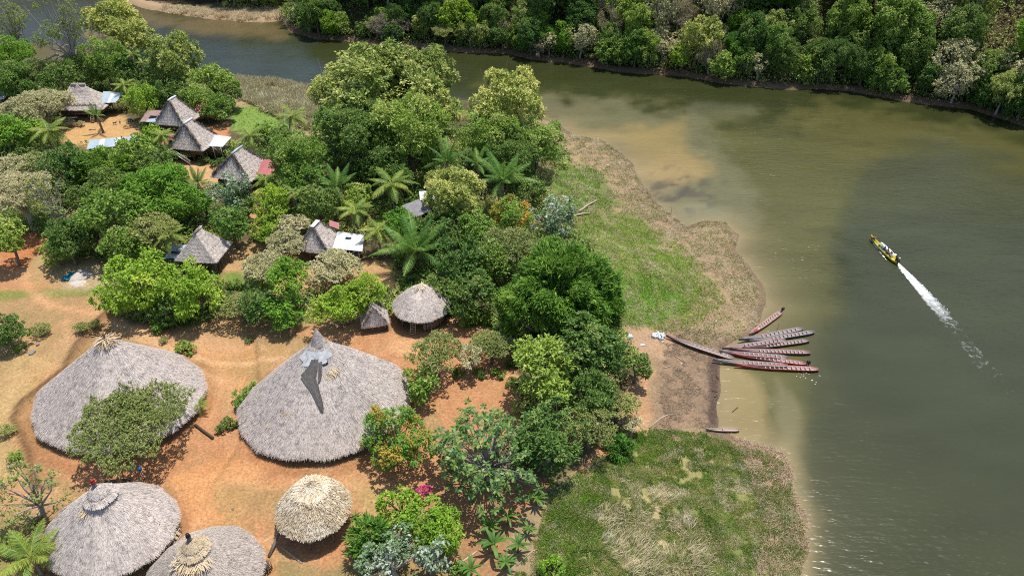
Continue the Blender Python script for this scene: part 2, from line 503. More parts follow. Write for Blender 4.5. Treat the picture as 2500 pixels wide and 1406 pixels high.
paint(region([(420, 1150), (560, 1120), (640, 1140), (600, 1290), (460, 1290)], 16, 30), (.55, .28, .12), .7)
paint(region([(620, 1310), (700, 1300), (700, 1360), (620, 1380)], 8, 18), (.60, .36, .20), .8)
paint(region([(700, 1220), (850, 1230), (850, 1340), (760, 1420), (700, 1360)], 12, 20), SOIL, .9)
paint(region([(640, 1340), (700, 1330), (790, 1400), (760, 1500), (640, 1500)], 10, 20), (.25, .20, .09), .85)
paint(region([(1080, 860), (1260, 870), (1270, 1060), (1100, 1180), (1060, 1120)], 12, 18), SOIL)
paint(region([(860, 1180), (1000, 1180), (980, 1290), (870, 1310)], 14, 25), (.36, .26, .11), .8)
paint(ell(1010, 845, 55, 22), (.62, .38, .20), .45)
paint(ell(80, 960, 90, 110), (.42, .30, .13), .7)
paint(ell(60, 1180, 60, 40), SOIL, .45)
paint(region([(-100, 960), (40, 1000), (80, 1150), (70, 1180), (-100, 1180)], 16, 25), (.40, .285, .125), .8)
paint(region([(-100, 1280), (110, 1260), (110, 1500), (-100, 1500)], 14, 25), (.22, .20, .07), .8)
paint(region([(-60, 712), (260, 700), (275, 722), (60, 728), (-60, 740)], 6, 10), (.17, .20, .05), .85)
paint(region([(250, 640), (300, 720), (290, 760), (250, 740)], 8, 10), (.19, .21, .06), .7)
paint(ell(165, 660, 100, 45), (.36, .27, .13), .7)
for (cx, cy, rx, ry) in ((105, 770, 50, 26), (60, 800, 40, 25), (110, 815, 40, 20), (210, 800, 60, 16), (640, 930, 40, 50), (520, 960, 50, 10), (570, 1000, 60, 18), (40, 1090, 40, 60), (680, 860, 60, 20), (780, 1145, 90, 9),
                         (600, 1220, 80, 50), (500, 905, 60, 20), (590, 895, 40, 30), (150, 860, 90, 14), (840, 1170, 60, 20), (560, 1290, 60, 16), (1060, 800, 80, 10), (20, 900, 60, 30)):
    paint(ell(cx, cy, rx, ry), (.29, .21, .095), .4 + .2 * random.Random(cx).random())
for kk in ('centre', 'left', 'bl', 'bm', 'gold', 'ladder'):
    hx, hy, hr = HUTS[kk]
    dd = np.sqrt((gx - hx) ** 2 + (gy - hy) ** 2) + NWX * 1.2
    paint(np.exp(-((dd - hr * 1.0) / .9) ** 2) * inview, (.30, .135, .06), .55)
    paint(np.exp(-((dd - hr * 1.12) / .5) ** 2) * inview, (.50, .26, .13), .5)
def track(pts, w_, c, k):
    q = [at_z(p[0], p[1], 3.4) for p in pts]
    d = seg_dist(gx + NWX * 1.5, gy + NWY * 1.5, q, closed=False)
    paint(np.exp(-(d / w_) ** 2) * inview * (.6 + 1.2 * np.clip(NF + .3, 0, 1)), c, k)
track([(230, 770), (330, 805), (400, 850), (520, 885), (690, 885)], .45, (.56, .36, .20), .8)
track([(240, 780), (340, 830), (440, 880), (540, 930)], .4, (.55, .34, .19), .6)
track([(0, 640), (70, 670), (60, 700), (130, 750), (240, 775)], .7, (.52, .29, .15), .7)
track([(1100, 780), (1200, 800), (1260, 840)], .5, (.55, .33, .19), .7)
track([(1100, 790), (1190, 815), (1250, 850)], .3, (.30, .21, .09), .6)
track([(480, 1180), (600, 1180), (760, 1190), (880, 1180)], .8, (.52, .29, .14), .5)
track([(1270, 925), (1120, 915), (1090, 905)], .4, (.55, .34, .19), .8)
track([(60, 850), (20, 960), (0, 1080)], .9, (.45, .31, .15), .5)
track([(160, 790), (170, 860), (120, 930)], .5, (.50, .30, .16), .5)
# damp / scuffed patches of the plaza
paint(sm(fbm(gx, gy, 7, 401, 5), .55, .68) * region([(80, 900), (1100, 800), (1100, 1300), (640, 1420), (100, 1250)], 20, 30), (.36, .165, .075), .38)
paint(sm(fbm(gx, gy, 5, 402, 5), .56, .70) * region([(0, 700), (1100, 780), (1100, 1300), (640, 1420), (0, 1450)], 20, 30), (.50, .30, .165), .35)
# cut bank beside the left round house
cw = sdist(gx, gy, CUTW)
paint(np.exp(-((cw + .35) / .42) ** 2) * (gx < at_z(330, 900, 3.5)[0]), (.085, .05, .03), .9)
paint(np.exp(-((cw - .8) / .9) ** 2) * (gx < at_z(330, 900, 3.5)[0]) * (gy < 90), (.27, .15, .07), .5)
paint(region([(1030, 1180), (1130, 1180), (1260, 1170), (1370, 1180), (1340, 1300), (1230, 1500), (1080, 1500), (1130, 1340), (1050, 1280)], 14, 30), (.36, .20, .105), .85)
paint(region([(780, 1380), (1100, 1380), (1100, 1500), (780, 1500)], 14, 30), (.22, .18, .08), .8)
# far clearings
paint(region([(150, 285), (290, 280), (345, 310), (340, 355), (250, 370), (150, 350)], 8, 14), (.46, .29, .13))
paint(region([(-60, 240), (20, 245), (10, 285), (-60, 290)], 6, 8), (.46, .30, .14))
paint(region([(400, 385), (560, 400), (540, 450), (480, 450), (420, 430)], 7, 12), (.48, .30, .15))
paint(region([(480, 300), (560, 310), (560, 345), (500, 330)], 6, 10), (.46, .22, .10))
paint(region([(590, 460), (660, 480), (640, 560), (600, 570)], 8, 12), (.40, .25, .12))
paint(region([(530, 600), (620, 590), (760, 610), (900, 640), (960, 640), (960, 700), (700, 720), (560, 720), (540, 680)], 10, 14), (.40, .26, .13))
paint(region([(540, 660), (640, 670), (650, 720), (560, 720)], 8, 12), (.12, .20, .04), .9)
paint(region([(150, 660), (230, 640), (260, 690), (210, 715), (150, 700)], 10, 10), (.44, .36, .24), .5)
paint(region([(0, 590), (60, 560), (130, 580), (60, 660), (0, 660)], 8, 12), (.42, .17, .07), .9)
# riverside grass, weeds and mud
paint(region([(540, 225), (600, 185), (720, 200), (790, 200), (800, 330), (700, 340), (560, 260)], 10, 20), (.33, .25, .15))
paint(region([(560, 262), (640, 255), (720, 300), (680, 340), (570, 320)], 8, 14), (.17, .26, .06))
flat = (DN > -1.5) & (DN < 40)
shore = region([(1280, 280), (1420, 300), (2000, 560), (2000, 1700), (1120, 1700), (1260, 1280), (1360, 1180), (1500, 1080), (1600, 1000), (1540, 820), (1500, 700), (1380, 560), (1290, 440)], 12, 20)
paint(shore, (.30, .225, .135))
paint(region([(1300, 420), (1380, 400), (1470, 420), (1510, 500), (1430, 530), (1380, 520), (1330, 480)], 10, 20), (.12, .19, .04), .9)
paint(region([(1380, 540), (1480, 520), (1560, 530), (1600, 580), (1680, 640), (1720, 740), (1640, 800), (1560, 800), (1500, 760), (1420, 640)], 22, 40), (.14, .18, .045), .95)
paint(region([(1500, 690), (1600, 680), (1680, 740), (1620, 800), (1520, 790)], 18, 30), GREEN, .9)
paint(region([(1235, 1500), (1345, 1300), (1360, 1180), (1430, 1150), (1540, 1060), (1620, 1080), (1500, 1180), (1400, 1300), (1380, 1500)], 14, 30), (.10, .20, .03), .95)
paint(region([(1440, 1120), (1640, 1070), (1760, 1120), (1880, 1250), (1880, 1500), (1440, 1500), (1400, 1300)], 30, 60), (.25, .25, .095), .8)
paint(region([(1640, 1230), (1800, 1200), (1860, 1300), (1850, 1500), (1700, 1500)], 24, 50), (.115, .17, .045), .7)
paint(region([(1480, 1240), (1600, 1230), (1700, 1300), (1700, 1400), (1560, 1400)], 20, 40), (.42, .33, .20), .7)
paint(region([(1540, 800), (1640, 790), (1760, 850), (1750, 1050), (1660, 1070), (1600, 1060), (1610, 950), (1570, 870)], 14, 45), MUD)
paint(region([(1520, 800), (1580, 790), (1650, 830), (1620, 880), (1530, 860)], 10, 12), (.40, .27, .17), .8)
paint(region([(1530, 930), (1590, 900), (1600, 1040), (1540, 1060), (1500, 1020)], 14, 40), (.45, .26, .15), .8)
paint(region([(1390, 1170), (1490, 1060), (1530, 1080), (1440, 1170)], 8, 14), (.48, .25, .13), .9)
paint(sm(-DN, -7, 1) * shore * sm(fbm(gx, gy, 3, 500, 4), .38, .6), (.20, .145, .105), .75)
paint(sm(-DN, -1.6, .4) * (DN > -6) * inview, (.155, .115, .075), .9)
paint(region([(1728, 880), (1752, 880), (1748, 1040), (1728, 1040)], 5, 10), (.085, .055, .05), .9)
# far bank
spit = region([(270, -20), (345, -20), (420, 15), (700, 25), (700, 70), (500, 60), (300, 20)], 5, 8)
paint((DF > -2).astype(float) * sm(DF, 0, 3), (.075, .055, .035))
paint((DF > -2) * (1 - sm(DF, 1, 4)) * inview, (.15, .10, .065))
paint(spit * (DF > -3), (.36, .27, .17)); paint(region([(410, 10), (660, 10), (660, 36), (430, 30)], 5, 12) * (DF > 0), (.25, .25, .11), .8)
paint((1 - sm(DF, 0, 2.5)) * (DF > -3) * spit, (.30, .21, .13))
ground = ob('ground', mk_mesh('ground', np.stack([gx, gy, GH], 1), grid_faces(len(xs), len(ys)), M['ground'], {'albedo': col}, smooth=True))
tag(ground, kind='structure')

# ================================================================== WATER
keep_x = xs[(np.abs(xs) < 2300)][::2]; keep_y = ys[::2]
WX, WY = np.meshgrid(keep_x, keep_y); wx, wy = WX.ravel(), WY.ravel()
PXX, PYY = to_px(wx, wy, 0); NWX = fbm(wx, wy, 14, 601, 5) - .5; NWY = fbm(wx, wy, 14, 602, 5) - .5; NF = fbm(wx, wy, 5, 603, 4) - .5
inview = (PXX > -600) & (PXX < 3200) & (PYY > -300) & (PYY < 1900) & (wy > 5)
gx_, gy_ = gx, gy; gx, gy = wx, wy
WG = .80
stk = fbm(wx * .35 + wy * .1, wy, 5, 733, 5)
col = np.zeros((len(wx), 3)); col[:] = (.034, .040, .012)
dn = -sdist(wx, wy, NEAR)
paint(region([(1200, 240), (1500, 270), (1900, 300), (2500, 330), (2700, 500), (2060, 520), (2040, 700), (1960, 1500), (1400, 1500), (1400, 330)], 60, 60), (.098, .094, .030), .9)
paint(region([(1950, 280), (2450, 330), (2700, 450), (2500, 470), (2100, 420)], 50, 60), (.095, .086, .028), .8)
paint(region([(1330, 245), (1560, 260), (1700, 290), (1800, 380), (1860, 560), (1700, 560), (1500, 420), (1350, 330)], 24, 60), (.155, .145, .075), .8)
paint(region([(1390, 310), (1520, 320), (1650, 300), (1720, 380), (1740, 450), (1640, 460), (1580, 450), (1500, 370), (1400, 335)], 22, 50), (.27, .20, .075), .85)
paint(ell(1640, 420, 90, 45), (.30, .215, .09), .7)
paint(ell(1720, 520, 60, 22), (.20, .20, .12), .6)
paint(region([(1740, 910), (1800, 900), (1850, 960), (1880, 1060), (1830, 1085), (1750, 1050)], 16, 40), (.27, .205, .085), .85)
paint(region([(1960, 1000), (1975, 1150), (2000, 1300), (2000, 1500), (1930, 1500), (1900, 1120), (1880, 1000), (1900, 930)], 16, 30), (.17, .155, .075), .85)
paint(np.exp(-np.maximum(dn, 0) / 3.2) * (dn > -4) * (PXX > 1250), (.29, .225, .115), .9)
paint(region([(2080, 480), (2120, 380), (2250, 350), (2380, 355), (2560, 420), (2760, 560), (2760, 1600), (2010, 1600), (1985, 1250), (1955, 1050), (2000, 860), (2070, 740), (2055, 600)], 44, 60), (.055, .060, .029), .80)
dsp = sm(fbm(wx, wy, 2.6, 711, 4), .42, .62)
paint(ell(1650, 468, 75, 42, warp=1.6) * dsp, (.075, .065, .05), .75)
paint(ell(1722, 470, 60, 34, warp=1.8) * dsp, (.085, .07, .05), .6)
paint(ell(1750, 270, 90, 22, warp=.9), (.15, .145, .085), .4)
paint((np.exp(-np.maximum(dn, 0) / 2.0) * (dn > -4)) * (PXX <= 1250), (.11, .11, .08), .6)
paint(region([(250, 20), (760, 130), (800, 260), (0, 260), (0, 20)], 40, 30), (.045, .058, .058), .8)  # bluish tint of the mirrored sky, painted into the water colour
paint(region([(280, -10), (400, 40), (700, 62), (700, 95), (560, 90), (360, 60)], 14, 20), (.15, .11, .05), .8)
wzz = np.full(len(wx), 0.0)
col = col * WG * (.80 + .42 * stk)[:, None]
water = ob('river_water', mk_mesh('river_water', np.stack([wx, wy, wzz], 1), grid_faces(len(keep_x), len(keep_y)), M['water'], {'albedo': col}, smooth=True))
tag(water, kind='structure')
gx, gy = gx_, gy_

# ================================================================== FOLIAGE
def unit(v): return v / np.maximum(np.linalg.norm(v, axis=1, keepdims=True), 1e-6)

def sprays(c, ax, tone, rng, per=5, L=.4, W=.2, spread=.8, droop=.0, flat=.35):
    """c (N,3) spray centres, ax (N,3) axis; returns verts, quads, tone"""
    N = len(c)
    c = np.repeat(c, per, 0); a = np.repeat(ax, per, 0); g = np.repeat(tone, per)
    n = N * per
    t = unit(a + rng.normal(0, spread, (n, 3)))
    t[:, 2] -= droop; t = unit(t)
    up = unit(a * .45 + np.array([0, 0, flat + .55]) + rng.normal(0, .42, (n, 3)))
    s = unit(np.cross(t, up))
    l = L * rng.uniform(.6, 1.25, (n, 1)); w_ = W * rng.uniform(.7, 1.2, (n, 1))
    p0 = c + rng.normal(0, L * .18, (n, 3))
    nrm = np.cross(s, t)
    p1 = p0 + t * l * .5 + s * w_ * .5 - nrm * w_ * .12
    p2 = p0 + t * l - np.array([0, 0, 1]) * l * .15
    p3 = p0 + t * l * .5 - s * w_ * .5 - nrm * w_ * .12
    V = np.stack([p0, p1, p2, p3], 1).reshape(-1, 3)
    F = np.arange(n * 4).reshape(-1, 4)
    T = np.stack([rng.uniform(0, 1, n), np.clip(g, 0, 1), np.zeros(n)], 1)
    return V, F, np.repeat(T, 4, 0)

KIND = {  # az: vertical/horizontal semi axis, nl lobes, lr lobe radius, per/L/W leaf, dens sprays per m2 of crown, flat top, flush amount
 'mango':  dict(az=.82, nl=42, lr=.27, L=.42, W=.19, per=5, dens=3.6, fl=.10, mat='mango', bark='bark'),
 'lime':   dict(az=.80, nl=34, lr=.29, L=.40, W=.20, per=5, dens=3.4, fl=.18, mat='lime', bark='bark'),
 'dark':   dict(az=.85, nl=46, lr=.25, L=.42, W=.22, per=5, dens=3.2, fl=.10, mat='dark', bark='bark'),
 'mid':    dict(az=.80, nl=40, lr=.26, L=.46, W=.24, per=5, dens=2.9, fl=.15, mat='mid', bark='bark'),
 'flush':  dict(az=.85, nl=54, lr=.22, L=.52, W=.26, per=6, dens=2.5, fl=.55, mat='flush', bark='bark_pale'),
 'olive':  dict(az=.42, nl=70, lr=.21, L=.30, W=.15, per=6, dens=2.5, fl=.25, mat='olive', bark='bark', top=True),
 'umbrella': dict(az=.22, nl=110, lr=.16, L=.26, W=.13, per=6, dens=2.9, fl=.25, mat='olive', bark='bark', top=True),
 'dry':    dict(az=.55, nl=60, lr=.22, L=.32, W=.15, per=6, dens=3.4, fl=.35, mat='dry', bark='bark_pale', top=True),
 'silver': dict(az=.75, nl=40, lr=.20, L=.42, W=.24, per=5, dens=2.2, fl=.40, mat='silver', bark='bark_pale'),
 'feather': dict(az=.80, nl=46, lr=.26, L=.85, W=.16, per=7, dens=2.8, fl=.15, mat='feather', bark='bark', spread=.45),
 'orange': dict(az=.86, nl=44, lr=.26, L=.40, W=.17, per=5, dens=3.6, fl=.95, mat='orange', bark='bark'),
 'bare':   dict(az=.85, nl=34, lr=.22, L=.62, W=.06, per=7, dens=1.9, fl=.15, mat='bare', bark='bark_pale'),
 'sparse': dict(az=.85, nl=26, lr=.20, L=.36, W=.17, per=6, dens=2.4, fl=.30, mat='olive', bark='bark_pale'),
 'vine':   dict(az=1.35, nl=80, lr=.19, L=.60, W=.30, per=5, dens=2.4, fl=.15, mat='mid', bark='bark', hang=True),
 'vinedark': dict(az=1.15, nl=80, lr=.19, L=.60, W=.30, per=5, dens=2.4, fl=.12, mat='dark', bark='bark', hang=True),
 'vinelime': dict(az=.95, nl=70, lr=.18, L=.60, W=.30, per=5, dens=2.0, fl=.20, mat='lime', bark='bark', hang=True),
 'vineflush': dict(az=1.05, nl=76, lr=.18, L=.58, W=.28, per=5, dens=2.1, fl=.40, mat='flush', bark='bark_pale', hang=True),
 'vinedry': dict(az=1.0, nl=46, lr=.22, L=.55, W=.26, per=5, dens=1.6, fl=.35, mat='dry', bark='bark_pale', hang=True),
}
R0 = {'s': 2.2, 'm': 4.2, 'l': 7.5}
PROTO = {}
def proto(kind, size, var=0):
    key = (kind, size, var)
    if key in PROTO: return PROTO[key]
    k = KIND[kind]; R = R0[size]; rng = np.random.default_rng(abs(hash_(kind)) + var * 17 + len(size) + int(R * 10))
    az = k['az']; hc = R * (1.1 if az < .6 else .92 if not k.get('hang') else 1.0)
    lr = k['lr'] * R * (1 if size != 's' else 1.25)
    nl = int(k['nl'] * (1 if size == 'l' else .75 if size == 'm' else .45))
    # lobes over the ellipsoid, irregular outline
    C = []
    i = 0
    while len(C) < nl and i < 5000:
        i += 1
        u = rng.normal(0, 1, 3); u /= np.linalg.norm(u)
        lo = -.15 if k.get('top') else -.78
        if u[2] < lo: continue
        rr = rng.uniform(.62, .92) if rng.random() < .82 else rng.uniform(.1, .6)
        p = u * (R - lr * .8) * rr; p[2] *= az
        bump = .72 + .52 * vnoise(u[0] * 1.5 + 5, u[1] * 1.5 + u[2], .8, var + 40) + .12 * rng.random()
        p[:2] *= bump
        if all(np.linalg.norm(p - q) > lr * .62 for q in C): C.append(p)
    C = np.array(C)
    LR = lr * rng.uniform(.7, 1.25, len(C))
    lobe_flush = (rng.random(len(C)) < k['fl'] * .8) * rng.uniform(.5, 1.0, len(C))
    nsp = int(k['dens'] * 4 * math.pi * (lr ** 2) * len(C) * 1.05)
    pr = LR ** 2 / (LR ** 2).sum()
    li = rng.choice(len(C), nsp, p=pr)
    out = unit(C[li] * np.array([1, 1, 1 / max(az, .5)]) + 1e-3)
    d = unit(rng.normal(0, 1, (nsp, 3)) + out * .75 + np.array([0, 0, .35]))
    # ragged lobes
    rad = LR[li] * (rng.uniform(.72, 1.08, nsp)) * (.82 + .35 * vnoise(d[:, 0] * 3 + li, d[:, 1] * 3 + d[:, 2] * 2, .9, 5))
    c = C[li] + d * rad[:, None] * np.array([1, 1, .85])
    if k.get('top'): c[:, 2] = C[li, 2] + d[:, 2] * rad * .42
    gap = vnoise(c[:, 0] * 1.0 + c[:, 2] * .8, c[:, 1] - c[:, 2] * .7, max(.55, R * .085), 9 + var) * .6 + vnoise(c[:, 0] - c[:, 2], c[:, 2] + c[:, 1] * .6, max(.35, R * .05), 19) * .4
    kp = gap > .40 - .10 * (k['az'] < .6)
    c, d, li, out, rad = c[kp], d[kp], li[kp], out[kp], rad[kp]; nsp = len(c)
    c += out * ((gap[kp] - .5) * R * .16)[:, None]
    tone = lobe_flush[li] * .65 + (rng.random(nsp) < k['fl'] * .5) * rng.uniform(.4, 1, nsp) * sm(d[:, 2], -.1, .5)
    if kind == 'orange': tone = sm(fbm(c[:, 0] + 9, c[:, 1] + c[:, 2], R * .5, 8 + var, 3), .46, .6) * rng.uniform(.5, 1, nsp)
    ax = d.copy()
    if kind == 'feather': ax = unit(out * np.array([1, 1, .2]) + np.array([.15, 0, .55]) + rng.normal(0, .18, (nsp, 3)))
    if k.get('hang'):
        h = rng.random(nsp) < .25
        c[h, 2] -= rng.uniform(0, .45 * R, h.sum()); tone = np.where(h, tone * .4, tone)
    V, F, T = sprays(c, ax, tone, rng, k['per'], k['L'], k['W'], k.get('spread', .8), droop=.3 if kind in ('mango', 'orange', 'lime') else .05)
    V[:, 2] += hc
    crown = mk_mesh('crown', V, F, LEAF[k['mat']], {'tone': T})
    # trunk and limbs
    mb = MB(); r0 = R * .055 + .05
    lean = rng.normal(0, .06 * R, 2)
    fork = Vector((lean[0], lean[1], hc * .45))
    mb.tube([(0, 0, -.6), (0, 0, .2), tuple(fork * .5), tuple(fork)], [r0 * 1.5, r0 * 1.15, r0, r0 * .85], 7)
    order = rng.permutation(len(C))[:int(min(len(C), 26 if kind in ('bare', 'sparse', 'silver', 'olive', 'dry', 'umbrella') else 14))]
    for q in order:
        e = Vector(C[q]) + Vector((0, 0, hc)); m_ = fork.lerp(e, .5) + Vector(rng.normal(0, R * .06, 3)); m_.z += R * .05
        mb.tube([fork, m_, e], [r0 * .5, r0 * .28, r0 * .10], 5, cap=False)
        if kind in ('bare', 'sparse', 'silver', 'dry', 'olive', 'flush', 'umbrella'):
            for _ in range(5 if kind == 'bare' else 3):
                e2 = e + Vector(rng.normal(0, LR[q] * .75, 3))
                mb.tube([m_.lerp(e, .7), e2], [r0 * .13, r0 * .05], 3, cap=False)
    trunk = mb.mesh('trunk', M[k['bark']])
    PROTO[key] = (crown, trunk, R, hc, az)
    return PROTO[key]
def hash_(s_):
    h = 7
    for ch in s_: h = (h * 31 + ord(ch)) % 100003
    return h

NTREE = [0]
def plant_tree(x, y, kind, r, hc=None, label=None, name='broadleaf_tree', cat='tree', group=None, z=None, size=None, var=None):
    size = size or ('s' if r < 3.0 else 'm' if r < 5.6 else 'l')
    NTREE[0] += 1; i = NTREE[0]
    crown, trunk, R, h0, az = proto(kind, size, (i % 2) if var is None else var)
    s = r / R
    sz = s if hc is None else min(max((hc / h0), s * .6), s * 1.9)
    e = empty(name, (x, y, gz(x, y) if z is None else z), (i * 2.399) % 6.28)
    e.scale = (s * (1 + .08 * math.sin(i * 3.1)), s * (1 - .08 * math.sin(i * 3.1)), s * (1 + .12 * math.sin(i * 1.7)))
    tag(e, label, cat, group)
    k = 1.0 if hc is None else min(max(hc / (h0 * s), .55), 3.2)
    ob('trunk', trunk, e).scale = (1, 1, k); ob('crown', crown, e, (0, 0, h0 * (k - 1)))
    return e

def tree_px(px, py, rpx, kind, label, hc=None, name='broadleaf_tree', cat='tree', asp=None):
    """crown centre at that pixel, crown radius rpx pixels"""
    z = 3.2
    r = 4.0
    for _ in range(6):
        h = hc if hc is not None else r * 1.1
        x, y = at_z(px, py, z + h)
        z = float(hlookup(x, y)); r = 1.12 * rpx / scale_at(x, y, z + h)
    return plant_tree(x, y, kind, r, hc, label, name, cat)

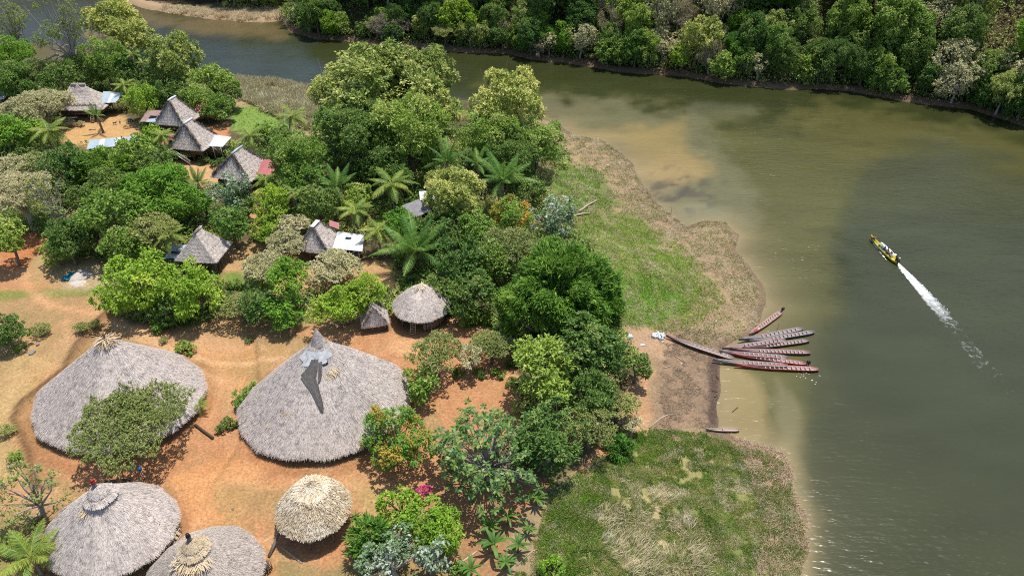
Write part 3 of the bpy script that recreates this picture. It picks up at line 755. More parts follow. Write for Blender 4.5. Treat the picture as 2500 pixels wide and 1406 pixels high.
NEAR_TREES = [
 # px, py, rpx, kind, hc, label
 (140, 72, 66, 'sparse', 16, 'tall pale green tree with a long bare white trunk, by the river at far left'),
 (285, 55, 66, 'flush', 12, 'big yellow green flushing tree against the river at the upper left, highest of its clump'),
 (232, 105, 45, 'bare', 9, 'grey brown leafless tree in the clump behind the hut with the long ridge'),
 (318, 100, 52, 'flush', 9, 'yellow green rounded tree leaning to the river, just right of the grey leafless tree'),
 (255, 150, 52, 'mid', 8, 'green tree right behind the three slim palms at the upper left'),
 (195, 165, 48, 'dark', 7, 'dark green tree beside the long white trunk, above the hut with the long ridge'),
 (335, 160, 44, 'dark', 7, 'dark green tree at the foot of the three slim palms, on their right'),
 (433, 150, 58, 'flush', 10, 'domed yellow green tree standing against the river, right of the slim palms'),
 (395, 190, 45, 'dark', 6, 'dark tree under the left side of the domed yellow green tree'),
 (525, 185, 48, 'mid', 8, 'loose mid green tree at the river end of the upper left tree line'),
 (560, 225, 30, 'dark', 5, 'small dark tree at the edge of the dry reeds'),
 (22, 60, 52, 'sparse', 13, 'thin silvery tree at the top left corner of the photo'),
 (25, 130, 48, 'lime', 8, 'bright green tree at the left edge above the small metal roof'),
 (92, 160, 60, 'olive', 8, 'yellowish olive tree left of the long white trunk'),
 (145, 205, 45, 'dark', 6, 'dark green tree directly left of the hut with the long ridge'),
 (35, 200, 50, 'mid', 6, 'spreading green tree over the small metal roof at the left edge'),
 (92, 258, 72, 'dry', 6, 'dusty olive tree below the left eave of the hut with the long ridge'),
 (40, 312, 52, 'mango', 5, 'bright green dense tree at the left edge behind the large coconut palm'),
 (350, 247, 40, 'mango', 5, 'neat round bright green tree right of the hut with the long ridge'),
 (418, 232, 42, 'dark', 5, 'dark tree behind the peaked hut with the rusty annex'),
 (478, 238, 40, 'mid', 5, 'mid green tree behind the peaked hut, on the river side'),
 (530, 262, 36, 'mid', 4, 'low green tree above the salmon flowering shrub'),
 (375, 330, 26, 'lime', 4, 'small yellow green tree between the two peaked huts and the clearing'),
 (330, 372, 55, 'mid', 6, 'mid green tree in front of the half hidden blue grey roof'),
 (245, 400, 62, 'feather', 6, 'feathery green tree below the half hidden blue grey roof'),
 (385, 395, 46, 'dark', 6, 'dark green tree left of the clearing of the stilted hut'),
 (165, 420, 60, 'dark', 6, 'dark feathery tree in the left tree belt, second from the photo edge'),
 (95, 395, 52, 'olive', 6, 'olive tree below the large coconut palm at the left'),
 (30, 405, 55, 'dry', 6, 'dusty pale tree at the left edge under the bright green tree'),
 (45, 480, 75, 'dry', 7, 'pale dry tree with several bare leaning trunks at the left edge'),
 (120, 500, 60, 'sparse', 7, 'thin leaved tree right of the bare leaning trunks'),
 (395, 468, 92, 'mango', 7, 'largest bright green mango tree in the middle of the left tree belt'),
 (275, 460, 70, 'dark', 7, 'dark green tree left of the largest bright green mango tree'),
 (285, 530, 72, 'mid', 7, 'wide mid green tree under the dark one in the left tree belt'),
 (375, 560, 62, 'olive', 6, 'olive green tree left of the coconut palm with yellow fronds'),
 (215, 545, 58, 'dark', 6, 'dark tree at the lower edge of the left belt above the blue tarp'),
 (300, 600, 50, 'mid', 5, 'green tree at the bottom edge of the left belt'),
 (160, 585, 50, 'dark', 5, 'dark thin tree above the pale sand heap'),
 (12, 575, 48, 'mid', 6, 'yellowish green tree at the left edge over the red path'),
 (130, 612, 36, 'mid', 3, 'low green shrub tree left of the pale sand heap'),
 (335, 690, 80, 'mango', 5.5, 'left one of the two joined mango trees below the square thatched hut'),
 (475, 700, 74, 'lime', 5.5, 'right one of the two joined mango trees, with pale new leaves'),
 (410, 745, 46, 'dark', 3.5, 'dark green tree under the gap between the two joined mango trees'),
 (585, 735, 46, 'olive', 3.5, 'brownish olive tree right of the two joined mango trees'),
 (630, 750, 40, 'dark', 3, 'dark low tree left of the tall bright green mango tree'),
 (702, 680, 52, 'mango', 6.5, 'tall bright green mango tree above the great round house'),
 (690, 750, 44, 'mango', 4, 'lower bright green mango tree at the foot of the tall one'),
 (820, 735, 60, 'lime', 5, 'bright green wide tree left of the little gable hut'),
 (895, 715, 46, 'lime', 4.5, 'bright green tree directly above the little gable hut'),
 (560, 460, 52, 'silver', 7, 'blotchy grey green tree below the hut with the red metal annex'),
 (562, 535, 50, 'mid', 6, 'green tree right of the square thatched hut'),
 (598, 500, 34, 'dark', 4, 'small dark tree between the square hut and the yellow green tree'),
 (668, 500, 44, 'lime', 6, 'yellow green tree in the middle of the village'),
 (650, 550, 40, 'lime', 4.5, 'lower yellow green tree beside the small clearing in the middle of the village'),
 (710, 545, 36, 'dry', 5, 'beige tree left of the hut with the white ridge sheet'),
 (695, 600, 46, 'dry', 3.5, 'flat topped beige tree in front of the hut with the white ridge sheet'),
 (640, 655, 52, 'dry', 3, 'pale dry tree over the green patch of lawn'),
 (815, 645, 62, 'dry', 3.5, 'wide pale dry tree in front of the white metal roof'),
 (790, 580, 22, 'dry', 3, 'small dry tree against the hut wall near the white ridge sheet'),
 (732, 395, 66, 'mid', 8, 'large green tree right of the red metal annex'),
 (690, 345, 40, 'dark', 5, 'dark tree between two palms near the green riverside lawn'),
 (650, 310, 26, 'mid', 4, 'small green tree at the edge of the riverside lawn'),
 (775, 500, 52, 'dark', 6, 'dark tree behind the hut with the white ridge sheet'),
 (740, 450, 48, 'mid', 6, 'green tree under the large green tree, near the slender palms'),
 (870, 480, 40, 'mid', 5, 'green tree between the two coconut palms in the centre'),
 (925, 215, 135, 'flush', 13, 'giant spreading tree with yellow flushed crown, largest by the river'),
 (835, 225, 64, 'flush', 10, 'left limb crown of the giant riverside group, over the reeds'),
 (1040, 195, 72, 'flush', 13, 'right upper crown beside the giant spreading tree'),
 (955, 165, 62, 'flush', 16, 'topmost yellow flushed crown of the riverside giants'),
 (880, 320, 96, 'dark', 10, 'dark green tree in front of the giant spreading tree, left side'),
 (1000, 330, 88, 'mid', 10, 'green tree in front of the giant spreading tree, right side'),
 (1050, 270, 62, 'flush', 11, 'pale crown between the two riverside giants'),
 (940, 395, 70, 'dark', 7, 'dark tree at the foot of the giant spreading tree above the coconut palm'),
 (810, 300, 50, 'mid', 8, 'green tree left of the giants near the leaning palm'),
 (1240, 262, 84, 'flush', 11, 'second large tree by the river, pale top'),
 (1210, 325, 70, 'mid', 9, 'green lower crown left under the second large river tree'),
 (1310, 335, 68, 'mid', 8, 'green crown under the second large river tree, reaching to the mud bank'),
 (1255, 390, 62, 'dark', 6, 'dark tree between the second river giant and the dark palms'),
 (1110, 480, 72, 'flush', 8, 'pale flushed round tree in the centre of the photo'),
 (1080, 550, 56, 'dark', 6, 'dark tree under the pale flushed round tree'),
 (1160, 555, 50, 'mid', 6, 'green tree between the pale round tree and the orange flushed tree'),
 (1247, 540, 54, 'orange', 6, 'bright tree with orange yellow new leaves in the centre right'),
 (975, 545, 40, 'mango', 6, 'round bright green tree behind the largest palm'),
 (1345, 515, 64, 'silver', 6, 'silvery white leaved tree by the fallen trunk'),
 (1300, 460, 30, 'dark', 4, 'small dark tree above the silvery tree'),
 (1130, 640, 62, 'dark', 6, 'dark tree right of the largest palm'),
 (1150, 715, 62, 'dark', 5, 'very dark tree behind the ladder hut on its right'),
 (1080, 690, 44, 'dark', 5, 'dark tree directly behind the ladder hut'),
 (1205, 640, 50, 'mid', 5, 'green tree left of the pale olive crowns'),
 (1245, 605, 66, 'olive', 6, 'pale olive flat tree above the feathery dark grove, left'),
 (1350, 610, 62, 'olive', 6, 'pale olive flat tree above the feathery dark grove, right'),
 (1370, 690, 120, 'feather', 8, 'largest feathery dark green tree beside the green marsh'),
 (1290, 760, 66, 'feather', 6, 'feathery dark green tree at the left foot of the grove'),
 (1460, 750, 62, 'feather', 6, 'feathery dark green tree at the marsh edge of the grove'),
 (1420, 840, 92, 'dark', 7, 'dense dark tree below the feathery grove'),
 (1330, 900, 86, 'mid', 6.5, 'green glossy tree right of the garden'),
 (1470, 880, 52, 'dark', 5, 'dark tree at the right of the grove facing the canoe landing'),
 (1555, 890, 32, 'dark', 3.5, 'small lone dark tree at the edge of the landing'),
 (1335, 1050, 88, 'dark', 6, 'dense dark tree right of the big leaved tree'),
 (1440, 960, 60, 'dark', 5, 'dark tree above the brownish thicket'),
 (1440, 1040, 62, 'olive', 4, 'brownish olive thin tree over the red slope'),
 (1510, 985, 46, 'olive', 3.5, 'yellowish thin tree at the landing side of the red slope'),
 (1545, 1030, 26, 'dry', 2.5, 'small dry shrub tree on the red slope'),
 (1065, 865, 62, 'olive', 4, 'flat olive tree at the left of the garden'),
 (1035, 935, 46, 'mid', 3, 'green tree at the right eave of the great round house'),
 (1200, 835, 50, 'olive', 4, 'olive tree with a pale trunk in the middle of the garden'),
 (1245, 815, 36, 'mid', 3, 'green tree behind the olive garden tree'),
 (1150, 870, 34, 'dry', 3, 'pale thin tree in the garden left of the pale trunk'),
 (968, 1065, 82, 'orange', 4.2, 'round mango tree with orange brown flush beside the great round house'),
 (1060, 1260, 66, 'lime', 3.6, 'lime green tree right of the straw hut'),
 (975, 1235, 48, 'lime', 3.2, 'smaller lime green tree between the straw hut and the silver tree'),
 (1090, 1310, 40, 'lime', 3, 'lime green tree at the right of the silver tree'),
 (905, 1310, 48, 'feather', 2.4, 'dark green dome shaped tree right of the straw hut'),
 (960, 1360, 82, 'silver', 3.6, 'silvery leaved tree at the bottom edge right of the straw hut'),
 (1060, 1350, 50, 'silver', 3.2, 'second silvery tree touching the bottom edge'),
 (308, 1034, 132, 'umbrella', 5.0, 'umbrella shaped olive tree in front of the left great round house'),
 (60, 1190, 82, 'sparse', 5.5, 'thin leafed young tree with a leaning trunk at the lower left edge'),
 (8, 800, 46, 'dark', 3.5, 'dark green tree at the left edge beside the grey stones'),
 (1350, 1385, 30, 'lime', 1.2, 'bright green shrub at the bottom edge by the dry field'),
]
for (px, py, r, kd, hc, lab) in NEAR_TREES:
    nm = {'mango': 'mango_tree', 'lime': 'mango_tree', 'orange': 'mango_tree'}.get(kd, 'broadleaf_tree')
    tree_px(px, py, r, kd, lab, hc, nm)

# bushes and garden shrubs
BUSHES = [(600, 975, 30, 'mid', 'leafy bush against the left eave of the great round house'), (625, 945, 22, 'mid', 'upper bush along the left eave of the great round house'),
 (555, 1038, 22, 'dark', 'round dark shrub on bare soil left of the great round house'), (1120, 908, 17, 'dark', 'first dark shrub of the garden row from the left'),
 (1172, 910, 16, 'dark', 'second dark shrub of the garden row, by the pale trunk'), (1215, 910, 19, 'mid', 'third shrub of the garden row, greenest'),
 (1252, 885, 18, 'dark', 'dark shrub behind the garden row at its right end'), (1250, 935, 16, 'dark', 'dark shrub at the right end of the garden row'),
 (1175, 825, 18, 'mid', 'small green shrub left of the olive garden tree'), (105, 808, 26, 'olive', 'tuft of weedy shrub on the bare slope at the left'),
 (52, 848, 14, 'mid', 'small green shrub beside the two grey stones'), (400, 832, 12, 'olive', 'small grey shrub near the foot path left'),
 (455, 850, 24, 'mid', 'green shrub above the eave of the left great round house'), (205, 800, 20, 'olive', 'dry low shrub near the path above the left house'),
 (235, 795, 16, 'olive', 'second dry low shrub near the path above the left house'), (610, 830, 12, 'olive', 'lone small weed in the open yard'), (20, 1050, 24, 'olive', 'dry weed clump at the left edge by the cut bank'),
 (42, 1112, 18, 'mid', 'leafy weed clump at the left edge below the dry one'), (200, 305, 9, 'dry', 'tiny dry bush in the clearing of the hut with the long ridge'),
 (170, 305, 16, 'dry', 'brown bush left in the clearing of the hut with the long ridge'), (535, 400, 18, 'dark', 'dark hedge shrub in front of the stilted hut, right'),
 (460, 385, 20, 'olive', 'olive hedge shrub in front of the stilted hut, middle'), (430, 378, 20, 'dark', 'dark hedge shrub in front of the stilted hut, left'),
 (500, 392, 16, 'dark', 'small dark shrub at the foot of the white stair'), (1510, 1095, 34, 'feather', 'dark green bush at the top of the bottom field'),
 (1140, 780, 26, 'mid', 'green shrub right of the ladder hut'), (1190, 775, 24, 'mid', 'second green shrub right of the ladder hut'),
 (395, 790, 26, 'mid', 'shrub in front of the joined mango trees'), (440, 780, 22, 'dark', 'dark shrub in front of the right joined mango tree'),
 (575, 700, 20, 'mid', 'green shrub beside the lawn patch'), (650, 700, 18, 'mid', 'green shrub left of the tall mango'),
 (1120, 1395, 26, 'mid', 'low shrub at the bottom edge near the banana plants'), (30, 1330, 34, 'mid', 'green undergrowth shrub behind the bottom left palm'),
 (90, 1280, 22, 'olive', 'olive shrub beside the leaning young trunk'), (1465, 640, 26, 'mid', 'green shrub at the marsh edge above the feathery grove')]
for (px, py, r, kd, lab) in BUSHES:
    x, y, z = at(px, py + r * .4)
    rr = r / scale_at(x, y, z)
    plant_tree(x, y, kd, rr, None, lab, 'shrub', 'shrub', z=z - rr * .35, size='s')
def flower_shrub(px, py, r, kd, mat, lab, n=170):
    x, y, z = at(px, py + r * .5); rr = r / scale_at(x, y, z)
    e = plant_tree(x, y, kd, rr, None, lab, 'flowering_shrub', 'shrub', z=z - rr * .3, size='s')
    rng = np.random.default_rng(n)
    d = unit(rng.normal(0, 1, (n, 3))); d[:, 2] = np.abs(d[:, 2])
    V, F, T = sprays(d * np.array([2.2, 2.2, 2.0]) + np.array([0, 0, 2.2]), d, np.zeros(n), rng, 4, .45, .3)
    tag(ob('blossom', mk_mesh('blossom', V, F, M[mat]), e), kind='stuff')
flower_shrub(440, 365, 26, 'olive', 'pink', 'magenta bougainvillea in front of the stilted hut')
flower_shrub(508, 288, 24, 'olive', 'salmon', 'salmon flowering shrub behind the stilted hut')
flower_shrub(1037, 1205, 20, 'mid', 'pink', 'magenta flowering shrub between the orange mango and the lime tree')

# ------------------------------------------------------------------ far forest on the hillside
rng = np.random.default_rng(12)
FK = [('vine', 'vine draped', 25), ('vinedark', 'dark green', 22), ('vinelime', 'light green', 6), ('vineflush', 'yellow green', 16), ('vinedry', 'dusty beige', 3), ('bare', 'bare grey', 4), ('feather', 'feathery', 5), ('dark', 'round dark', 5), ('olive', 'olive', 3)]
wts = np.array([k[2] for k in FK], float); wts /= wts.sum()
cand = []
placed = []
tries = 0
DEPTHW = [('on the waterline', 0), ('one row up', 8), ('halfway up', 18), ('high up', 30), ('at the top edge', 44)]
LAND = [(300, 'left of the sandy spit'), (700, 'right of the sandy spit'), (880, 'by the dark river corner'), (1020, 'behind the topmost giant tree'), (1200, 'between the riverside giants'),
        (1380, 'right of the riverside giants'), (1530, 'across from the mud tip'), (1680, 'left of the brown gap'), (1830, 'right of the brown gap'), (1980, 'above the pale shallows'), (2120, 'left of the overhanging tree'),
        (2260, 'right of the overhanging tree'), (2390, 'over the dark bank'), (2600, 'at the right edge')]
used = {}
pts = []
def try_tree(x, y, r, d, force=None):
    for (qx, qy, qr) in pts:
        if (qx - x) ** 2 + (qy - y) ** 2 < ((qr + r) * .44) ** 2: return
    z = gz(x, y)
    px, py = to_px(x, y, z + 8)
    if px < 150 or px > 2760 or py < -230: return
    if d < 13 and x < SPITX - 2: return
    pts.append((x, y, r))
    n1 = fbm(x, y, 30, 900, 2)
    k = FK[rng.choice(len(FK), p=wts)]
    # the dry brown gap of the slope is sparse and leafless
    if 1600 < px < 1760 and d < 26 and rng.random() < .6: k = FK[5] if rng.random() < .6 else FK[4]
    if force: k = [q for q in FK if q[0] == force][0]
    dl = [s_ for s_, a in DEPTHW if d >= a][-1]
    ll = [s_ for a, s_ in LAND if px < a][0] if px < 2600 else LAND[-1][1]
    lab = f"{k[1]} far bank tree {dl}, {ll}"
    used.setdefault(lab, []).append(None)
    hc = r * (1.25 if k[0].startswith('vine') else 1.25)
    e = plant_tree(x, y, k[0], r, hc * rng.uniform(.8, 1.35), lab, 'forest_tree', 'tree', z=z - .5, size='l' if r > 4 else 'm')
    e.rotation_euler.x = rng.normal(0, .10); e.rotation_euler.y = rng.normal(0, .10)
    used[lab][-1] = e
bx = np.array([p[0] for p in FAR[2:-3]]); by = np.array([p[1] for p in FAR[2:-3]])
for d0, r0, n in ((2.5, 4.2, 900), (7, 6.0, 800), (14, 7, 900), (23, 7.5, 1000), (33, 8, 1100), (45, 8.5, 1100), (60, 9, 1100), (78, 10, 1000), (98, 11, 900), (120, 12, 800)):
    for _ in range(n):
        i = rng.integers(2, len(bx) - 2); t = rng.random()
        ax_, ay_ = bx[i], by[i]; cx_, cy_ = bx[i + 1], by[i + 1]
        L = math.hypot(cx_ - ax_, cy_ - ay_)
        if rng.random() > L / 30: continue
        nx_, ny_ = -(cy_ - ay_) / L, (cx_ - ax_) / L
        d = d0 + rng.uniform(-2, 2)
        x = ax_ + (cx_ - ax_) * t + nx_ * d; y = ay_ + (cy_ - ay_) * t + ny_ * d
        dd = float(sdist(np.array([x]), np.array([y]), FAR)[0])
        if abs(dd - d) > 5 or dd < .8: continue
        try_tree(x, y, r0 * rng.uniform(.75, 1.2), dd)
for lab, es in used.items():
    if len(es) > 1:
        es.sort(key=lambda e: to_px(e.location.x, e.location.y, e.location.z)[0])
        words_ = {2: ('left', 'right'), 3: ('left', 'middle', 'right')}.get(len(es), ('first', 'second', 'third', 'fourth', 'fifth', 'sixth', 'seventh', 'eighth', 'ninth'))
        for e, q in zip(es, words_): e['label'] = q + ' ' + lab if len(es) < 4 else q + ' from left ' + lab.replace('far bank tree', 'tree')
print('forest trees', len(pts))
# understorey leaves that cover the slope and the ground between the village trees
def scatter_leaves(name, n, test, mat, L, W, per, lift, fl=.15, seed=3, box=(-130, 190, 36, 330), kind='stuff', label=None, hz=None, droop=.05, az=(0, 0, 1)):
    rng = np.random.default_rng(seed)
    X = rng.uniform(box[0], box[1], n); Y = rng.uniform(box[2], box[3], n)
    k = test(X, Y, rng); X, Y = X[k], Y[k]
    Z = hlookup(X, Y) + (lift * rng.random(len(X)) ** 1.3 * (.3 + 1.4 * fbm(X, Y, 3.2, seed, 3)))
    d = unit(np.array(az) + rng.normal(0, .45, (len(X), 3)))
    tone = np.where(fbm(X, Y, 5, seed + 5, 3) > .56, rng.uniform(.3, 1, len(X)) * (fl > .05), (rng.random(len(X)) < fl) * .8)
    V, F, T = sprays(np.stack([X, Y, Z], 1), d, tone, rng, per, L, W, .9, droop)
    return tag(ob(name, mk_mesh(name, V, F, LEAF[mat], {'tone': T})), label, kind=kind)
UNDER = [[(-80, 60), (380, 130), (600, 215), (640, 330), (780, 250), (900, 230), (1130, 255), (1330, 310), (1400, 400), (1330, 470), (1420, 560), (1500, 680), (1520, 800), (1560, 880), (1500, 960), (1450, 1060), (1400, 1150), (1260, 1180), (1240, 1060), (1270, 860), (1120, 770), (900, 780), (560, 780), (420, 800), (270, 780), (260, 660), (0, 600), (-80, 600)]]
HOLES = [[(135, 275), (345, 275), (350, 350), (240, 375), (140, 350)], [(-60, 235), (22, 240), (10, 290), (-60, 290)], [(395, 385), (570, 395), (545, 455), (470, 455)], [(585, 455), (665, 475), (645, 570), (595, 580)],
         [(520, 590), (960, 600), (965, 705), (530, 730)], [(470, 290), (570, 300), (570, 350), (490, 340)], [(540, 190), (820, 190), (800, 350), (560, 350)], [(0, 560), (120, 585), (60, 660), (-60, 640)], [(150, 640), (270, 640), (260, 720), (150, 720)]]
def under_test(X, Y, rng):
    px, py = to_px(X, Y, hlookup(X, Y))
    nx_ = (fbm(X, Y, 5, 40, 3) - .5) * 50
    m = inside(px + nx_, py + nx_ * .6, UNDER[0])
    for h in HOLES: m &= ~inside(px + nx_ * .5, py + nx_ * .4, h)
    m &= (sdist(X, Y, NEAR) > 3) & ((fbm(X, Y, 4, 90, 3) > .36))
    return m
def under_density(lo, hi):
    def f(X, Y, rng):
        m = under_test(X, Y, rng); v = fbm(X, Y, 7, 66, 3)
        return m & (v >= lo) & (v < hi)
    return f
scatter_leaves('undergrowth', 200000, under_density(0, .5), 'dark', .5, .24, 4, 2.0, .1, 21, (-125, 25, 55, 215))
scatter_leaves('leafy_undergrowth', 200000, under_density(.5, .6), 'mid', .5, .24, 4, 1.8, .15, 22, (-125, 25, 55, 215))
scatter_leaves('dry_undergrowth', 200000, under_density(.6, 1), 'olive', .45, .15, 4, 1.5, .2, 23, (-125, 25, 55, 215))
def far_test(lo, hi, dmin, dmax):
    def f(X, Y, rng):
        d = sdist(X, Y, FAR); v = fbm(X, Y, 9, 67, 3)
        px, py = to_px(X, Y, hlookup(X, Y))
        return (d > dmin) & (d < dmax) & (v >= lo) & (v < hi) & (px < 2800) & ((X > SPITX - 1) | (d > 11)) & (py > -250)
    return f
FB = (-110, 215, 100, 380)
scatter_leaves('slope_undergrowth', 200000, far_test(0, .5, 1.0, 45), 'dark', .75, .36, 4, 3.2, .1, 31, FB)
scatter_leaves('leafy_slope_undergrowth', 200000, far_test(.5, .57, 1.0, 45), 'mid', .75, .36, 4, 3.0, .15, 32, FB)
scatter_leaves('dry_slope_undergrowth', 200000, far_test(.57, 1, 1.0, 45), 'olive', .75, .26, 5, 2.6, .2, 33, FB)
scatter_leaves('bank_roots', 90000, lambda X, Y, r: (lambda d, px: (d > -.6) & (d < 1.6) & (px < 2800) & (px > 690))(sdist(X, Y, FAR), to_px(X, Y, 0)[0]), 'bare', .9, .07, 6, .8, .1, 34, FB, droop=.6)
# reeds and grasses
def grass(name, n, poly, mat, L, W, per, lift, box, seed, warp=60, fl=.2, thr=0.0, spread=.35, wind=(.1, 0, 1), clump=1.2):
    rng = np.random.default_rng(seed)
    X = rng.uniform(box[0], box[1], n); Y = rng.uniform(box[2], box[3], n)
    px, py = to_px(X, Y, hlookup(X, Y))
    nx_ = (fbm(X, Y, 5, seed, 4) - .5) * warp
    m = inside(px + nx_, py + nx_ * .7, poly) & (np.maximum(sdist(X, Y, NEAR), sdist(X, Y, FAR)) > -.4) & (vnoise(X, Y, clump, seed + 1) * .6 + fbm(X, Y, 4, seed + 2, 3) * .5 > thr)
    X, Y = X[m], Y[m]
    Z = hlookup(X, Y) - .02
    cl = fbm(X, Y, clump, seed + 3, 3)
    d = unit(np.array(wind) + np.stack([(vnoise(X, Y, 2.5, seed + 8) - .5) * 1.6, (vnoise(X, Y, 2.5, seed + 9) - .5) * 1.6, np.zeros(len(X))], 1) + rng.normal(0, .25, (len(X), 3)))
    d[:, 2] = np.abs(d[:, 2])
    tone = np.clip((cl - .5) * 3 + rng.normal(0, .25, len(X)), 0, 1) * (fl > .05)
    c = np.stack([X, Y, Z], 1)
    if len(X) < 5: print('EMPTY', name); return None
    V, F, T = sprays(c, d, tone, rng, per, L, W, spread, 0)
    # taller tufts where the clump noise is high
    k = np.repeat(.5 + 1.1 * cl, per * 4)
    V[:, 2] = np.repeat(Z, per * 4) + np.maximum(V[:, 2] - np.repeat(Z, per * 4), 0) * k * lift
    print(name, len(F))
    return tag(ob(name, mk_mesh(name, V, F, LEAF[mat], {'tone': T})), kind='stuff')
MARSH = [(1380, 545), (1480, 525), (1590, 545), (1690, 620), (1760, 720), (1700, 800), (1560, 805), (1500, 770), (1400, 640)]
MARSH_ALL = [(1290, 400), (1400, 330), (1500, 350), (1600, 500), (1780, 540), (1870, 740), (1840, 800), (1700, 850), (1640, 815), (1500, 790), (1380, 600), (1300, 460)]
FIELD = [(1230, 1500), (1330, 1300), (1360, 1180), (1450, 1140), (1540, 1055), (1740, 1070), (1900, 1120), (1960, 1300), (1950, 1500)]
B1 = (-6, 42, 60, 165); B2 = (-4, 36, 34, 78)
grass('marsh_grass', 90000, MARSH, 'mango', .34, .07, 4, 1.0, B1, 51, thr=.40)
grass('upper_marsh_grass', 50000, [(1300, 420), (1390, 395), (1470, 420), (1510, 500), (1430, 535), (1370, 520)], 'feather', .34, .07, 4, 1.0, B1, 52, thr=.42)
grass('dry_marsh_weeds', 130000, MARSH_ALL, 'straw', .36, .05, 4, .9, B1, 53, thr=.52)
grass('olive_marsh_weeds', 80000, MARSH_ALL, 'olive', .30, .07, 4, .9, B1, 54, thr=.50)
grass('field_grass', 90000, FIELD, 'mid', .36, .06, 5, 1.1, B2, 55, thr=.57, warp=90, clump=1.1)
grass('olive_field_grass', 170000, FIELD, 'olive', .34, .05, 4, 1.0, B2, 56, thr=.44, warp=60)
grass('dry_field_weeds', 100000, FIELD, 'straw', .40, .045, 5, .9, B2, 57, thr=.52, warp=50)
grass('tall_straw_grass', 16000, [(1450, 1240), (1620, 1200), (1740, 1290), (1720, 1420), (1520, 1430)], 'straw', 1.2, .045, 6, 1.0, B2, 58, thr=.50, spread=.28, wind=(.5, .1, 1), clump=1.8)
grass('green_bank_grass', 110000, [(1250, 1500), (1330, 1320), (1350, 1200), (1440, 1140), (1560, 1055), (1660, 1080), (1560, 1110), (1460, 1200), (1400, 1330), (1380, 1500)], 'mango', .36, .07, 4, 1.0, B2, 59, thr=.40)
grass('riverside_reeds', 70000, [(545, 200), (600, 190), (800, 205), (830, 300), (780, 330), (600, 250), (560, 240)], 'straw', 1.5, .13, 8, 1.0, (-90, -20, 140, 215), 60, thr=.36, spread=.4, clump=4)
grass('riverside_lawn', 12000, [(560, 255), (650, 250), (730, 310), (680, 340), (570, 320)], 'lime', .4, .12, 4, .8, (-90, -20, 120, 215), 61, thr=.3)
grass('spit_reeds', 60000, [(400, 20), (520, 22), (690, 12), (700, 50), (640, 54), (500, 44), (400, 30)], 'straw', 1.1, .10, 6, 1.0, (-140, -60, 225, 300), 62, thr=.3, spread=.4, clump=4)
grass('yard_grass', 70000, [(-50, 640), (250, 640), (300, 790), (640, 790), (1000, 810), (1000, 1190), (860, 1180), (640, 1330), (800, 1420), (600, 1450), (-60, 1450)], 'olive', .14, .05, 3, .6, (-75, -5, 36, 115), 63, thr=.60, fl=0)
grass('yard_leaf_litter', 90000, [(-50, 640), (250, 640), (300, 790), (640, 790), (1000, 810), (1260, 800), (1270, 1180), (1100, 1300), (1080, 1420), (-60, 1450)], 'litter', .13, .07, 2, .3, (-75, 2, 36, 115), 70, thr=.58, spread=1.5, wind=(1, 1, .1), clump=3)
grass('mud_flat_litter', 60000, [(1600, 820), (1700, 800), (1790, 830), (1760, 860), (1745, 1060), (1850, 1100), (1640, 1090), (1590, 1040), (1620, 930)], 'litter', .42, .045, 5, .3, (4, 34, 50, 95), 64, thr=.52, spread=1.2, wind=(1, 1, .1))
grass('floating_debris', 9000, [(1728, 870), (1758, 880), (1752, 960), (1748, 1045), (1732, 1040), (1730, 960)], 'litter', .4, .05, 5, .3, (4, 34, 50, 95), 65, thr=.2, spread=1.2, wind=(1, 1, .1), warp=20)
grass('shore_twigs', 60000, [(1370, 320), (1480, 330), (1560, 420), (1660, 530), (1760, 530), (1810, 570), (1880, 740), (1840, 800), (1800, 760), (1700, 620), (1600, 560), (1480, 430)], 'litter', .45, .035, 5, .4, B1, 66, thr=.40, spread=1.0, wind=(.6, .6, .3))
grass('field_edge_twigs', 50000, [(1780, 1060), (1930, 1100), (1975, 1300), (1960, 1500), (1850, 1500), (1850, 1200)], 'bare', .75, .05, 5, .7, B2, 67, thr=.36, spread=1.0, wind=(.6, .6, .3))

